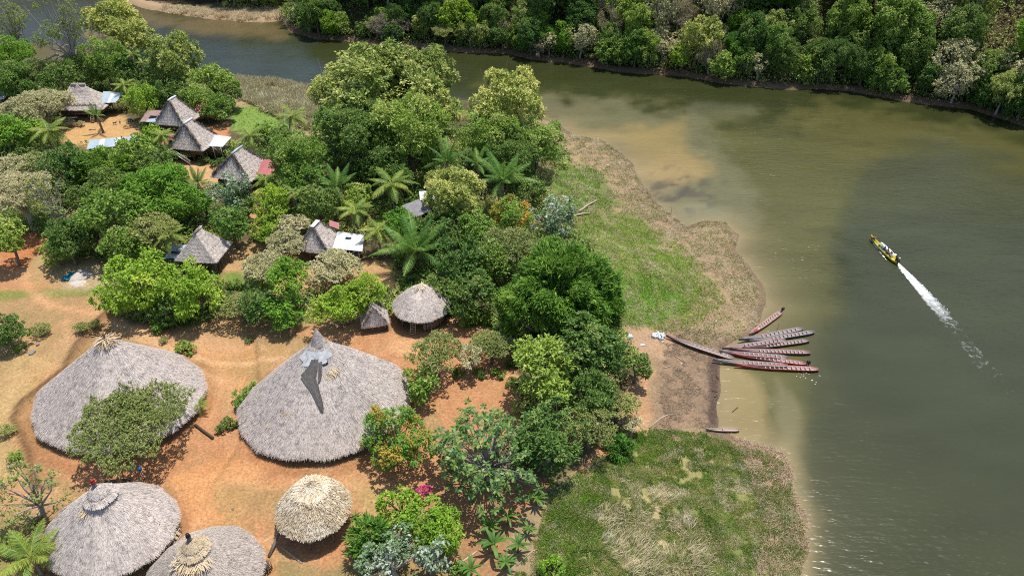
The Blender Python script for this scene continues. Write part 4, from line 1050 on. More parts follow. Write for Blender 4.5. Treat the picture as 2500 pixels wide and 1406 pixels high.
# ================================================================== THATCH
def thatch(name, P, n, L, W, mat, parent, seed, vw=None, lift=.07, courses=0, jit=.22, fringe=0, dark=None, v0=.0):
    """P(u, v) -> (N,3) with v running from ridge to eave. Thousands of separate strands laid down the slope."""
    rng = np.random.default_rng(seed)
    u = rng.random(n); v = rng.random(n)
    v = vw(v) if vw is not None else v
    v = v0 + v * (1 - v0)
    if courses:
        vc = (np.floor(v * courses) + rng.random(n) ** 2.2 * .55) / courses
        v = np.where(rng.random(n) < .55, vc, v)
    if fringe:
        u = np.concatenate([u, rng.random(fringe)]); v = np.concatenate([v, rng.uniform(.965, 1.0, fringe)])
    N = len(u); e = 1e-3
    p = P(u, np.minimum(v, 1)); dv = unit(P(u, np.minimum(v, .998) + e) - P(u, np.minimum(v, .998))); du = unit(P((u + e), np.minimum(v, 1)) - P(u - e, np.minimum(v, 1)))
    nr = unit(np.cross(dv, du)); nr = np.where(nr[:, 2:3] < 0, -nr, nr)
    t = unit(dv + du * rng.normal(0, jit, (N, 1)) + nr * rng.uniform(-.01, .10, (N, 1)))
    s = unit(np.cross(t, nr))
    l = L * rng.uniform(.55, 1.3, (N, 1)); w_ = W * rng.uniform(.5, 1.4, (N, 1))
    b = p + nr * rng.uniform(.0, lift * .5, (N, 1)) - t * l * .35
    tip = p + t * l * .65 + nr * rng.uniform(.2, 1, (N, 1)) * lift
    dr = np.zeros((N, 1)); dr[v > .96] = .10
    tip[:, 2:3] -= dr * rng.random((N, 1)) * L
    V = np.stack([b - s * w_ / 2, b + s * w_ / 2, tip + s * w_ * .3, tip - s * w_ * .3], 1).reshape(-1, 3)
    dk = (rng.random(N) < (.22 if mat == 'thatch_new' else .085)).astype(float) * .5
    if dark is not None: dk = np.maximum(dk, dark(u, v, rng))
    T = np.stack([rng.random(N), dk, np.zeros(N)], 1)
    return tag(ob(name, mk_mesh(name, V, np.arange(N * 4).reshape(-1, 4), M[mat], {'tone': np.repeat(T, 4, 0)}), parent), kind='stuff')

def surf(name, P, nu, nv, mat, parent, closed=True, drop=.06):
    u = np.linspace(0, 1, nu + 1)[:-1] if closed else np.linspace(0, 1, nu)
    v = np.linspace(0, 1, nv)
    U, Vv = np.meshgrid(u, v); p = P(U.ravel(), Vv.ravel()); p[:, 2] -= drop
    m = len(u); F = []
    for j in range(nv - 1):
        for i in range(m if closed else m - 1):
            F.append((j * m + i, j * m + (i + 1) % m, (j + 1) * m + (i + 1) % m, (j + 1) * m + i))
    T = np.tile([[.8, .35, 0]], (len(p), 1))
    return ob(name, mk_mesh(name, p, np.array(F), M[mat], {'tone': T}), parent)

def cone_P(R, h, z, bulge=.0, top=.06, dx=0.0, ns=7, wob=.012, bell=0.0, ry=1.0, yaw=0.0):
    """conical roof: bulge > 0 is dome like, bell > 0 flares at the peak"""
    ph = random.Random(int(R * 100)).random() * 6
    def P(u, v):
        a = 2 * math.pi * u
        f = top + (1 - top) * v
        zz = 1 - f
        zz = zz + bulge * np.sin(np.pi * f) - bell * np.sin(np.pi * np.minimum(f * 2.2, 1)) * .5
        r = R * f * (1 + wob * np.sin(ns * a + ph) + wob * .8 * np.sin((ns * 2 + 1) * a))
        zz = zz + .006 * np.sin(a * 5 + ph)
        ex, ey = r * np.cos(a), r * ry * np.sin(a)
        return np.stack([ex * math.cos(yaw) - ey * math.sin(yaw) + dx * (1 - f), ex * math.sin(yaw) + ey * math.cos(yaw), z + h * zz], 1)
    return P

def posts_ring(root, n, r, h, mat='wood', rad=.09, z0=-.2, ph=0.0, ry=1.0, yaw=0.0):
    me = None
    for i in range(n):
        a = 2 * math.pi * i / n + ph
        if me is None:
            b = MB(); b.tube([(0, 0, z0), (.02, 0, h / 2), (0, .02, h)], [rad * 1.1, rad, rad * .9], 7); me = b.mesh('post', M[mat])
        ex, ey = r * math.cos(a), r * ry * math.sin(a)
        o = ob('post', me, root, (ex * math.cos(yaw) - ey * math.sin(yaw), ex * math.sin(yaw) + ey * math.cos(yaw), 0)); o.rotation_euler = (0, 0, a * 3)

def ladder(root, base, top, w_=.6, n=6, name='ladder'):
    base = Vector(base); top = Vector(top); d = (top - base); side = Vector((-d.y, d.x, 0)).normalized() * w_ / 2
    b = MB(); b.bar(base + side, top + side, .09); b.bar(base - side, top - side, .09)
    l = b.build(name, M['wood_pale'], root)
    r = MB(); r.bar(-side, side, .16, .05); me = r.mesh('step', M['wood_pale'])
    for i in range(n):
        ob('step', me, l, base.lerp(top, (i + .6) / n))
    return l

def round_house(key, name, label, z_eave, h, n, L, W, mat='thatch', bulge=.06, dx=0.0, courses=14, lift=.06, posts=16, fringe=1500, R=None, dark=None, top=.05, jit=.13, bell=0.0, cat='hut', ry=1.0, yaw=0.0):
    x, y, r = HUTS[key]
    r = R or r
    root = empty(name, (x, y, gz(x, y)))
    tag(root, label, cat)
    P = cone_P(r, h, z_eave, bulge, dx=dx, top=top, bell=bell, ry=ry, yaw=yaw)
    roof = surf('roof', P, 64, 14, mat, root)
    thatch('thatch', P, n, L, W, mat, roof, hash_(key), vw=lambda q: np.sqrt(q), courses=courses, lift=lift, fringe=fringe, dark=dark, jit=jit)
    posts_ring(root, posts, r * .86, z_eave + h * .10, ry=ry, yaw=yaw)
    return root, roof, P

def peak_tuft(root, z, dx, n, L, spread, mat='straw', name='peak_tuft', seed=1):
    rng = np.random.default_rng(seed)
    a = rng.uniform(0, 6.283, n); e = rng.normal(-.55, .30, n)
    d = np.stack([np.cos(a) * np.cos(e), np.sin(a) * np.cos(e), np.sin(e)], 1)
    c = np.array([dx, 0, z]) + rng.normal(0, .12, (n, 3)) * np.array([1, 1, .8])
    s = unit(np.cross(d, [0, 0, 1.0])); l = L * rng.uniform(.5, 1.2, (n, 1)); w_ = .09
    V = np.stack([c - s * w_ / 2, c + s * w_ / 2, c + d * l + s * w_ * .3, c + d * l - s * w_ * .3], 1).reshape(-1, 3)
    T = np.stack([rng.random(n), (rng.random(n) < .1) * .8, np.zeros(n)], 1)
    return tag(ob(name, mk_mesh(name, V, np.arange(n * 4).reshape(-1, 4), M[mat], {'tone': np.repeat(T, 4, 0)}), root), kind='stuff')

def tier_cap(root, z, dx, r1, r2, mat='thatch_old', pot=None, sc=1.0, thm='straw'):
    """two stacked straw skirts, a neck and a clay or painted pot on the very top"""
    cap = None
    for i, (r, zz, hh) in enumerate(((r1, z, r1 * .62), (r2, z + r1 * .42, r2 * 1.05))):
        P = cone_P(r, hh, zz, .10, top=.10, dx=0)
        Pd = (lambda P: lambda u, v: P(u, v) + np.array([dx, 0, 0]))(P)
        s_ = surf('roof_cap', Pd, 24, 5, mat, root, drop=.03)
        thatch('cap_thatch', Pd, 900, .32, .05, thm, s_, 5 + i, vw=lambda q: np.sqrt(q), lift=.04, fringe=260, jit=.12)
        b = MB(); b.tube([(dx + r * .97 * math.cos(k * .3491), r * .97 * math.sin(k * .3491), zz + .03) for k in range(19)], .035, 4)
        b.build('cap_hoop', M['wood_dark'], s_)
    zt = z + r1 * .42 + r2 * .98
    b = MB(); b.tube([(dx, 0, zt - .2), (dx, 0, zt + .1), (dx, 0, zt + .34)], [.26, .22, .16], 10); b.build('cap_neck', M['stone'], root)
    if pot:
        b = MB(); b.tube([(dx, 0, zt + .30), (dx, 0, zt + .42), (dx, 0, zt + .62), (dx, 0, zt + .82), (dx, 0, zt + .86)], [.12, .24, .23, .13, .17], 10)
        b.build('pot', M[pot], root, smooth=True)

# 1 great round house in the centre, patched peak and net cloth
root, roof, P = round_house('centre', 'round_house', 'largest round thatched house with white plastic and a dark net at its peak', 1.5, 10.8, 64000, .85, .042, bulge=.0, dx=.68, courses=20, fringe=4200, posts=22, bell=.03, top=.035, ry=.88, yaw=.24)
zp = 12.2
b = MB()
P2 = cone_P(.85, 2.1, zp - .75, .02, top=.08)
Pd = lambda u, v: P2(u, v) + np.array([.66, 0, 0])
cp = surf('roof_cap', Pd, 24, 6, 'thatch', root, drop=.03); thatch('cap_thatch', Pd, 1500, .4, .05, 'thatch', cp, 3, vw=lambda q: np.sqrt(q), lift=.04, fringe=300, jit=.12)
def on_cone(P, ang, v, off=.12):
    ang = ang - .24
    p = P(np.array([ang / (2 * math.pi)]), np.array([v]))[0]
    return Vector((p[0], p[1], p[2] + off))
def cloth(name, P, pts, mat, parent, off=.16, sub=5, wrinkle=.05):
    """sheet lying on the roof; pts = outline rows of (angle, v) pairs, left and right edges"""
    rows = len(pts); V = []; F = []
    rnd = random.Random(rows * 7)
    for i, (aL, aR, v) in enumerate(pts):
        for k in range(sub + 1):
            a = aL + (aR - aL) * k / sub
            V.append(on_cone(P, a, v + .006 * rnd.random(), off + wrinkle * rnd.random()))
    for i in range(rows - 1):
        for k in range(sub):
            q = i * (sub + 1) + k
            F.append((q, q + 1, q + sub + 2, q + sub + 1))
    n = len(V)
    V2 = V + [v - Vector((0, 0, .02)) for v in V]
    F2 = F + [tuple(reversed([i + n for i in f])) for f in F]
    return ob(name, mk_mesh(name, np.array([tuple(v) for v in V2]), np.array(F2), M[mat]), parent)
R_ = math.radians
cloth('net_cloth', P, [(R_(a0), R_(a1), v) for a0, a1, v in ((-101, -78, .17), (-104, -80, .22), (-110, -83, .28), (-114, -85, .33), (-106, -83, .37), (-97, -80.5, .41), (-91, -79, .46), (-85.5, -77, .52), (-81, -76, .58), (-78, -76.5, .63))], 'mesh_net', root, off=.2, sub=7, wrinkle=.30)
cloth('net_cloth', P, [(R_(a0), R_(a1), v) for a0, a1, v in ((-79, -69, .19), (-80, -71, .25), (-81, -74, .31), (-81, -78, .37))], 'mesh_net', root, off=.2, sub=4, wrinkle=.25)
for (a0, a1, v0, v1) in ((-150, -120, .10, .20), (-122, -84, .10, .235), (-88, -58, .10, .205), (-60, -32, .10, .18)):
    cloth('plastic_sheet', P, [(R_(a0), R_(a1), v0), (R_(a0 - 2), R_(a1 + 2), (v0 + v1) / 2), (R_(a0 - 4), R_(a1 + 3), v1)], 'plastic', root, off=.17, sub=4, wrinkle=.06)
cloth('hole_shade_patch', P, [(R_(-70), R_(-52), .19), (R_(-69), R_(-56), .225)], 'black', root, off=.14, sub=2, wrinkle=.0)  # black sheet laid on the thatch, standing in for the shade of a hole
def loose_straw(root, P, ang, v, n, seed, rad=.05, L=.7):
    rng = np.random.default_rng(seed)
    A = R_(ang) + rng.normal(0, rad * 1.5 / max(v, .1), n); V_ = v + rng.normal(0, rad * .7, n)
    p = P(A / (2 * math.pi), np.clip(V_, .02, .99)); p[:, 2] += .14
    d = unit(P(A / (2 * math.pi), np.clip(V_, .02, .98) + .01) - P(A / (2 * math.pi), np.clip(V_, .02, .98)) + rng.normal(0, .03, (n, 3))); s = unit(np.cross(d, [0, 0, 1.0])); l = L * rng.uniform(.5, 1.2, (n, 1))
    V = np.stack([p - s * .04, p + s * .04, p + d * l + s * .02, p + d * l - s * .02], 1).reshape(-1, 3)
    T = np.stack([rng.random(n), np.zeros(n), np.zeros(n)], 1)
    tag(ob('loose_straw', mk_mesh('loose_straw', V, np.arange(n * 4).reshape(-1, 4), M['straw'], {'tone': np.repeat(T, 4, 0)}), root), kind='stuff')
loose_straw(root, P, -66, .30, 110, 3, .03, .6); loose_straw(root, P, -128, .66, 26, 4, .02, .45); loose_straw(root, P, -140, .80, 18, 5, .012, .4)

# 2 great round house at the left
root, roof, P = round_house('left', 'round_house', 'great round thatched house partly behind the umbrella shaped tree', 1.5, 9.9, 64000, .85, .042, bulge=.0, dx=1.4, courses=18, fringe=4200, posts=22, bell=.0, top=.03, ry=.84, yaw=-.31)
peak_tuft(root, 11.2, 1.36, 520, 1.35, .4)
b = MB(); b.tube([(1.4, 0, 11.1), (1.4, 0, 11.6), (1.4, 0, 11.8), (1.4, 0, 12.2)], [.12, .1, .22, .06], 8); b.build('finial', M['clay'], root)

# 3 bottom left round house, red pot on the peak
root, roof, P = round_house('bl', 'round_house', 'round thatched house topped by a two tier straw cap and a red pot', 2.2, 6.0, 36000, .75, .040, bulge=.03, dx=.6, courses=12, fringe=2800, posts=14, top=.06, ry=.86, yaw=-.25)
tier_cap(root, 7.45, .6, 1.55, .95, 'thatch', 'red', thm='thatch')
loose_straw(root, P, -105, .27, 40, 9, .03, .6)
for a in (-40, -25, -12):
    b = MB(); b.bar((5.6 * math.cos(R_(a)), 5.6 * math.sin(R_(a)), 0), (5.5 * math.cos(R_(a)), 5.5 * math.sin(R_(a)), 1.6), .12); b.bar((5.6 * math.cos(R_(a)), 5.6 * math.sin(R_(a)), 1.1), (5.6 * math.cos(R_(a + 12)), 5.6 * math.sin(R_(a + 12)), 1.1), .08); b.build('rail', M['wood_pale'], root)
b = MB(); b.tube([(5.2 * math.cos(k * .2094), 5.2 * math.sin(k * .2094), .9) for k in range(31)], .12, 5); b.build('floor_edge', M['wood'], root)

# 4 bottom middle round house, black pot
root, roof, P = round_house('bm', 'round_house', 'round thatched house with a straw capped peak and black pot, cut by the bottom edge', 2.2, 5.0, 32000, .75, .040, mat='thatch_old', bulge=.03, dx=.1, courses=11, fringe=2400, posts=14, top=.06)
tier_cap(root, 6.5, .1, 1.45, .9, 'thatch_old', 'black')
loose_straw(root, P, -90, .26, 300, 14, .05, .9)
loose_straw(root, P, -50, .26, 120, 15, .04, .8)
loose_straw(root, P, -130, .26, 120, 16, .04, .8)

# 5 straw hut
root, roof, P = round_house('gold', 'straw_hut', 'small round hut with fresh golden straw roof on posts', 2.9, 4.3, 9500, .62, .085, mat='thatch_new', bulge=.13, bell=.16, dx=.5, courses=9, fringe=1700, posts=8, lift=.16, top=.04, jit=.30)
b = MB(); b.tube([(0, 0, 1.25), (0, 0, 1.37)], [2.9, 2.9], 20); b.build('platform', M['wood'], root)
for (a, r) in ((-108, 2.95), (-84, 3.15), (-66, 3.0), (-52, 2.95)):
    b = MB(); b.box((r * math.cos(R_(a)), r * math.sin(R_(a)), 1.45), (.62, .7, .05), R_(a + 20)); b.build('plank', M['wood_pale'], root)

# 6 ladder hut
root, roof, P = round_house('ladder', 'round_hut', 'round thatched hut on stilts with a ladder and a walled lower side', 2.9, 3.1, 20000, .7, .042, bulge=.12, dx=.1, courses=9, fringe=2200, posts=10, top=.05, bell=.05)
peak_tuft(root, 6.05, .1, 260, 1.0, .4, 'thatch_new', seed=7)
b = MB(); b.tube([(0, 0, 1.35), (0, 0, 1.5)], [3.3, 3.3], 24); b.build('platform', M['wood'], root)
for k in range(15):
    a = R_(-78 + k * 9)
    b = MB(); b.box((3.35 * math.cos(a), 3.35 * math.sin(a), .75 + .04 * (k % 3)), (.06, .50, 1.7), a); b.build('wall_panel', M['wood'], root)
b = MB(); b.tube([(3.4 * math.cos(R_(-60 + k * 12)), 3.4 * math.sin(R_(-60 + k * 12)), 1.75) for k in range(8)], .09, 5); b.build('wall_rail', M['wood_pale'], root)
ladder(root, (-1.15, -4.1, 0), (-1.0, -3.0, 1.9), .75, 6)
b = MB(); b.box((-1.0, -2.7, 1.5), (1.0, .8, .08)); b.build('landing', M['wood_pale'], root)

# ------------------------------------------------------------------ rectangular thatched houses
def quadP(A, B, C, D, sag=.06):
    """A,B ridge side; D,C eave side"""
    A, B, C, D = [np.array(p, float) for p in (A, B, C, D)]
    def P(u, v):
        u = np.asarray(u)[:, None]; v = np.asarray(v)[:, None]
        top = A * (1 - u) + B * u; bot = D * (1 - u) + C * u
        p = top * (1 - v) + bot * v
        p[:, 2:3] -= sag * np.sin(math.pi * v) * np.abs(A[2] - D[2])
        return p
    return P

def metal_roof(root, corners, n, mat, name='metal_roof', z_th=.05):
    """n separate corrugated sheets side by side; corners a,b (high edge), c,d (low edge)"""
    a, b_, c, d = [Vector(p) for p in corners]
    rf = empty(name); rf.parent = root
    for i in range(n):
        u0, u1 = i / n, (i + 1) / n + .012
        w_ = 12; V = []; F = []
        off = .02 * (i % 2) + random.Random(i + n).uniform(0, .03)
        for j in range(w_ + 1):
            u = u0 + (u1 - u0) * j / w_
            z = .035 * (j % 2)
            hi = a.lerp(b_, u) + Vector((0, 0, z + off)); lo = d.lerp(c, u) + Vector((0, 0, z + off))
            V += [hi, lo]
        for j in range(w_): F.append((2 * j, 2 * j + 1, 2 * j + 3, 2 * j + 2))
        mt = mat if isinstance(mat, str) else mat[i % len(mat)]
        ob('metal_sheet', mk_mesh('metal_sheet', np.array([tuple(v) for v in V]), np.array(F), M[mt]), rf)
    return rf

def house(name, label, px, py, yaw, wx, dy, eave, rh, ridge, mat='thatch', n=15000, floor=1.4, walls=True, seams=True, sag=.035, L=.52, W=.052, gablet=False, cat='house', ridge_mat='sack', posts=True, hipback=None):
    z = 3.5
    for _ in range(4):
        x, y = at_z(px, py, z + eave); z = gz(x, y)
    root = empty(name, (x, y, z), R_(yaw))
    tag(root, label, cat)
    a, b_ = wx / 2, dy / 2; rl = ridge / 2
    e = [(-a, -b_, eave), (a, -b_, eave), (a, b_, eave), (-a, b_, eave)]
    r0, r1 = (0, -rl, eave + rh), (0, rl, eave + rh)       # ridge runs front (camera side) to back
    faces = [(r0, r0, e[1], e[0]), (r1, r0, e[1], e[2]), (r1, r1, e[2], e[3]), (r0, r1, e[3], e[0])]
    roof = None
    faces[1] = (r0, r1, e[2], e[1])
    V = []; F = []
    for i, (A, B, C, D) in enumerate(faces):
        P = quadP(A, B, C, D, sag)
        s_ = surf('roof_face', P, 8, 7, mat, root, closed=False, drop=.05)
        area = .5 * (Vector(C) - Vector(D)).length * rh * 1.5
        tri = i in (0, 2)
        thatch('thatch', P, int(n * .3), L, W, mat, s_, 40 + i + len(name), vw=(lambda q: np.sqrt(q)) if tri else (lambda q: q), lift=.09, courses=7, fringe=int(n * .05), jit=.16)
    if seams:
        rng = np.random.default_rng(7)
        for ei in (0, 1, 2, 3):
            r_ = Vector(r0 if ei < 2 else r1); q = Vector(e[ei]); nn = 150
            nn = int(18 * wx); t = rng.uniform(.05, .88, nn); c = np.array([tuple(r_.lerp(q, k)) for k in t]); c[:, 2] += .12 - sag * np.sin(math.pi * t) * rh + .03
            c += rng.normal(0, .10, (nn, 3))
            T = np.tile([[.9, .8, 0]], (nn * 16, 1))
            Vv, Ff, _ = sprays(c, np.tile([[0, -.4, -.4]], (nn, 1)), np.zeros(nn), rng, 4, .055 * wx, .09, .7)
            tag(ob('dark_hip_thatch', mk_mesh('dark_hip_thatch', Vv, Ff, M['thatch_old'], {'tone': T}), root), kind='stuff')
    if ridge_mat:
        b = MB(); b.tube([(0, -rl - .25, eave + rh + .08), (0, 0, eave + rh + .14), (0, rl + .25, eave + rh + .08)], [.22, .24, .22], 8); b.build('ridge_cap', M[ridge_mat], root)
    if posts:
        b = MB(); b.tube([(0, 0, -.3), (0, 0, eave + .3)], .10, 6); me = b.mesh('post', M['wood'])
        for i in (-.78, -.26, .26, .78):
            for j in (-.78, .78): ob('post', me, root, (a * i, b_ * j, 0))
    b = MB(); b.box((0, 0, floor), (wx * .82, dy * .82, .14)); b.build('platform', M['wood'], root)
    if walls:
        nb = int(wx * .8 / .32)
        bb = MB(); bb.box((0, 0, 0), (.30, .05, eave - floor - .1)); me = bb.mesh('wall_board', M['plank'])
        for i in range(nb): ob('wall_board', me, root, (-wx * .4 + .16 + i * .32, -dy * .40 + .012 * (i % 3), (eave + floor) / 2))
        nb = int(dy * .8 / .32)
        bb = MB(); bb.box((0, 0, 0), (.05, .30, eave - floor - .1)); me = bb.mesh('wall_board', M['plank'])
        for sx in (-1, 1):
            for i in range(nb): ob('wall_board', me, root, (sx * wx * .40 + .012 * (i % 3), -dy * .38 + .16 + i * .32, (eave + floor) / 2))
    return root

# hut with the white stair (stilts, red and white annex roofs)
h = house('stilt_house', 'stilted house with a thatched peak between a red and a white metal roof', 473, 346, -12, 8.6, 7.2, 3.3, 4.6, 2.6, floor=1.9)
metal_roof(h, [(3.2, 2.8, 4.0), (7.6, 2.6, 3.9), (7.4, -1.0, 3.2), (3.2, -1.6, 3.2)], 5, 'metal_white')
metal_roof(h, [(-7.2, 1.6, 3.6), (-3.2, 1.8, 4.1), (-3.0, -2.0, 3.0), (-6.8, -2.2, 2.8)], 5, 'metal_red', 'red_metal_roof')
b = MB(); b.box((5.2, .6, 1.9), (4.0, 3.8, .14)); b.build('platform', M['wood'], h)
bb = MB(); bb.box((0, 0, 0), (.30, .05, 1.0)); me = bb.mesh('wall_board', M['plank'])
for i in range(12): ob('wall_board', me, h, (3.3 + i * .32, -1.3, 2.45))
bb = MB(); bb.tube([(0, 0, -.2), (0, 0, 3.2)], .10, 6); me = bb.mesh('post', M['wood_pale'])
for p in ((3.4, -1.3), (5.3, -1.3), (7.1, -1.2), (7.1, 2.4)): ob('post', me, h, (p[0], p[1], 0))
b = MB(); b.bar((5.4, -1.4, 3.1), (6.9, -1.4, 1.9), .08); b.build('brace', M['wood_pale'], h)
b = MB(); b.box((-2.6, -3.9, 1.85), (2.0, 1.0, .1)); b.build('landing', M['wood_pale'], h)
b = MB()
b.bar((-3.6, -4.4, 2.8), (-1.6, -4.4, 2.8), .07); b.bar((-1.6, -4.4, 2.8), (1.3, -4.4, .9), .07); b.bar((-1.6, -4.4, 1.85), (1.3, -4.4, 0), .12)
for i in range(8):
    x = -3.5 + i * .28; b.bar((x, -4.4, 1.9), (x + .22, -4.4, 2.8), .05); b.bar((x + .22, -4.4, 1.9), (x, -4.4, 2.8), .05)
for i in range(9):
    x = -1.5 + i * .32; zz = 2.75 - i * .21; b.bar((x, -4.4, zz - .9), (x, -4.4, zz), .05)
st = b.build('stair_railing', M['white'], h)
bb = MB(); bb.box((0, 0, 0), (.30, .9, .05)); me = bb.mesh('step', M['wood_pale'])
for i in range(7): ob('step', me, st, (-1.4 + i * .40, -3.95, 1.7 - i * .26))
# peaked hut behind it with the rusty annex
h = house('peaked_house', 'steep peaked thatched house with a rusty metal annex and dark panels', 434, 290, -12, 7.4, 6.6, 3.0, 4.8, 2.4, floor=1.5)
metal_roof(h, [(-8.6, 1.2, 3.7), (-2.8, 2.4, 4.0), (-2.8, -2.4, 3.0), (-8.2, -2.8, 2.6)], 6, 'metal_rust', 'rusty_metal_roof')
rf = metal_roof(h, [(-6.6, -1.6, 3.0), (-3.2, -1.2, 3.35), (-3.1, -2.7, 3.0), (-6.4, -3.0, 2.8)], 3, 'metal_blue', 'blue_metal_roof')
for k in range(2):
    b = MB(); b.box((-5.2, -.75 - k * .55, 3.42 - k * .13), (2.6, .34, .05), M=Matrix.Rotation(.08, 3, 'Z') @ Matrix.Rotation(.16, 3, 'X')); b.build('dark_panel', M['panel'], h)
b = MB(); b.box((-5.4, -2.0, 1.4), (5.0, .08, 2.5)); b.build('annex_wall', M['wood_dark'], h)
b = MB(); b.box((-4.6, -2.06, 1.7), (.7, .05, .9)); b.build('window', M['metal_blue'], h)
bb = MB(); bb.tube([(0, 0, -.2), (0, 0, 2.8)], .1, 6); me = bb.mesh('post', M['wood'])
for p in ((-8.1, -2.5), (-5.6, -2.5), (-3.3, -2.4)): ob('post', me, h, (p[0], p[1], 0))
# house with the red annex to the right
h = house('thatched_house', 'thatched pyramid roofed house with a plain red metal annex on its right', 590, 414, -14, 8.8, 8.4, 2.6, 4.2, 3.4, floor=1.2, ridge_mat='metal_blue')
metal_roof(h, [(3.4, 3.4, 3.7), (7.2, 3.3, 3.5), (7.0, -1.0, 2.6), (3.2, -1.6, 2.8)], 5, 'metal_red', 'red_metal_roof')
# long ridge house at the upper left
h = house('long_house', 'broad thatched house with a short rusty ridge strip at the upper left', 208, 252, 2, 11.6, 8.2, 3.0, 4.8, 1.0, floor=1.5, n=20000, seams=False, ridge_mat=None, sag=.10)
b = MB(); b.box((0, -.1, 7.75), (3.4, .8, .12), M=Matrix.Rotation(.2, 3, 'X')); b.build('ridge_strip', M['metal_rust'], h)
P = quadP((-1.7, 0, 7.75), (1.7, 0, 7.75), (4.4, -3.4, 4.0), (-4.4, -3.4, 4.0), .03)
s_ = surf('roof_face', P, 8, 6, 'thatch', h, closed=False, drop=.02); thatch('thatch', P, 6000, .52, .052, 'thatch', s_, 77, lift=.09, courses=7, jit=.16)
metal_roof(h, [(3.4, 3.4, 4.6), (8.4, 3.2, 4.3), (7.6, -.8, 3.3), (4.8, -1.6, 3.5)], 5, ['metal_blue', 'metal_blue', 'metal_white'], 'blue_metal_roof')
ladder(h, (3.1, -5.4, 0), (3.1, -4.2, 1.8), .8, 5)
b = MB(); b.box((-2.4, -4.3, 1.1), (3.6, .3, .1)); b.build('bench', M['white'], h)
b = MB(); b.box((-4.1, -4.3, 1.0), (.35, .35, .4)); b.build('red_cloth', M['red'], h)
# square thatched hut
h = house('square_hut', 'square thatched hut with a pole ridge and blue grey lean-to, above two mango trees', 497, 612, -6, 6.8, 6.0, 2.9, 3.9, 1.6, floor=1.5, seams=False, ridge_mat='wood', sag=.03)
metal_roof(h, [(-6.0, 1.0, 2.9), (-2.8, 1.4, 3.0), (-2.7, -1.8, 2.4), (-6.2, -2.0, 2.2)], 4, 'metal_blue', 'lean_to_roof')
b = MB(); b.box((-4.6, -.8, 2.75), (1.6, .5, .05)); b.build('dark_panel', M['panel'], h)
b = MB(); b.box((-4.5, -1.6, 1.1), (3.0, .08, 2.0)); b.build('lean_to_wall', M['plank'], h)
for k in range(6):
    b = MB(); b.bar((3.3, -2.8 + k * 1.0, .0), (3.1, -2.6 + k * 1.0, 2.9), .08); b.bar((3.4, -2.9 + k, 1.9 - .1 * k), (3.0, -1.7 + k, 2.6), .07); b.build('side_pole', M['wood'], h)
b = MB()
for k in range(4): b.bar((-.3 + .12 * k, -1.1, 6.8 + .05 * (k % 2)), (-.1 + .12 * k, 1.2, 7.0), .08)
b.build('ridge_pole_bundle', M['white'], h)
# hut with the white ridge sheet and white metal roof
h = house('white_ridge_hut', 'thatched hut with a white ridge sheet and a flat white metal roofed annex', 778, 590, -12, 6.2, 5.8, 2.6, 3.5, 2.2, floor=1.3, ridge_mat=None)
metal_roof(h, [(-.35, -1.3, 6.3), (.35, -1.3, 6.3), (.45, 1.0, 6.3), (-.35, 1.0, 6.3)], 1, 'metal_white', 'ridge_sheet')
rf = metal_roof(h, [(2.6, 2.4, 3.5), (7.4, 2.4, 3.4), (8.6, -1.7, 2.8), (3.4, -2.0, 2.9)], 6, 'metal_white')
b = MB(); b.box((5.1, 1.0, 3.34), (1.0, .5, .05), M=Matrix.Rotation(.15, 3, 'X')); b.build('skylight', M['panel'], h)
metal_roof(h, [(.8, 3.4, 5.0), (2.6, 3.4, 4.6), (2.9, 2.4, 4.0), (1.2, 2.4, 4.4)], 2, 'metal_red', 'red_metal_roof')
b = MB(); b.box((5.6, -.2, 1.5), (4.0, 3.4, .12)); b.build('platform', M['wood'], h)
bb = MB(); bb.tube([(0, 0, -.2), (0, 0, 2.9)], .09, 6); me = bb.mesh('post', M['wood_pale'])
for p in ((3.7, -1.7), (5.8, -1.8), (7.9, -1.5), (7.2, 2.0)): ob('post', me, h, (p[0], p[1], 0))
# little gable hut beside the ladder hut
h = house('gable_hut', 'little gable roofed thatched hut beside the ladder hut', 914, 776, 14, 3.7, 3.4, 1.5, 2.7, 2.0, floor=.3, n=8000, walls=True, ridge_mat=None, L=.5)
# half hidden roofs
def shed(name, label, px, py, yaw, wx, dy, z0, z1, n, mat):
    z = 3.5
    for _ in range(4):
        x, y = at_z(px, py, z + z1); z = gz(x, y)
    r = empty(name, (x, y, z), R_(yaw)); tag(r, label, 'shed')
    metal_roof(r, [(-wx / 2, dy / 2, z1 + .5), (wx / 2, dy / 2, z1 + .5), (wx / 2, -dy / 2, z1), (-wx / 2, -dy / 2, z1)], n, mat)
    for sx in (-1, 1):
        b = MB(); b.box((sx * wx * .45, 0, z1 / 2), (.08, dy * .9, z1 - .05)); b.build('side_wall', M['plank'], r)
    b = MB(); b.box((0, -dy * .42, z1 / 2), (wx * .88, .08, z1 - .05)); b.build('front_wall', M['wood_dark'], r)
    return r
shed('metal_roofed_shed', 'half hidden blue grey metal roof below the hut with the long ridge', 262, 352, 14, 7.5, 3.6, 0, 3.0, 7, ['metal_blue', 'metal_blue', 'metal_white'])
shed('metal_roofed_shed', 'narrow grey roof edge showing through leaves left of the rusty annex', 330, 345, -25, 5.0, 2.2, 0, 2.6, 4, 'metal_blue')
shed('metal_roofed_shed', 'white grey metal shed at the left edge by the top', -2, 235, 4, 4.6, 5.0, 0, 3.0, 4, 'metal_white')
shed('metal_roofed_shed', 'grey roof peeking out beside the pale flushed tree in the centre', 1018, 512, 40, 3.6, 4.2, 0, 5.4, 4, 'stone')
shed('metal_roofed_shed', 'white roof glimpsed above the grey roof in the centre', 1042, 480, 10, 2.6, 2.4, 0, 5.4, 3, 'metal_white')

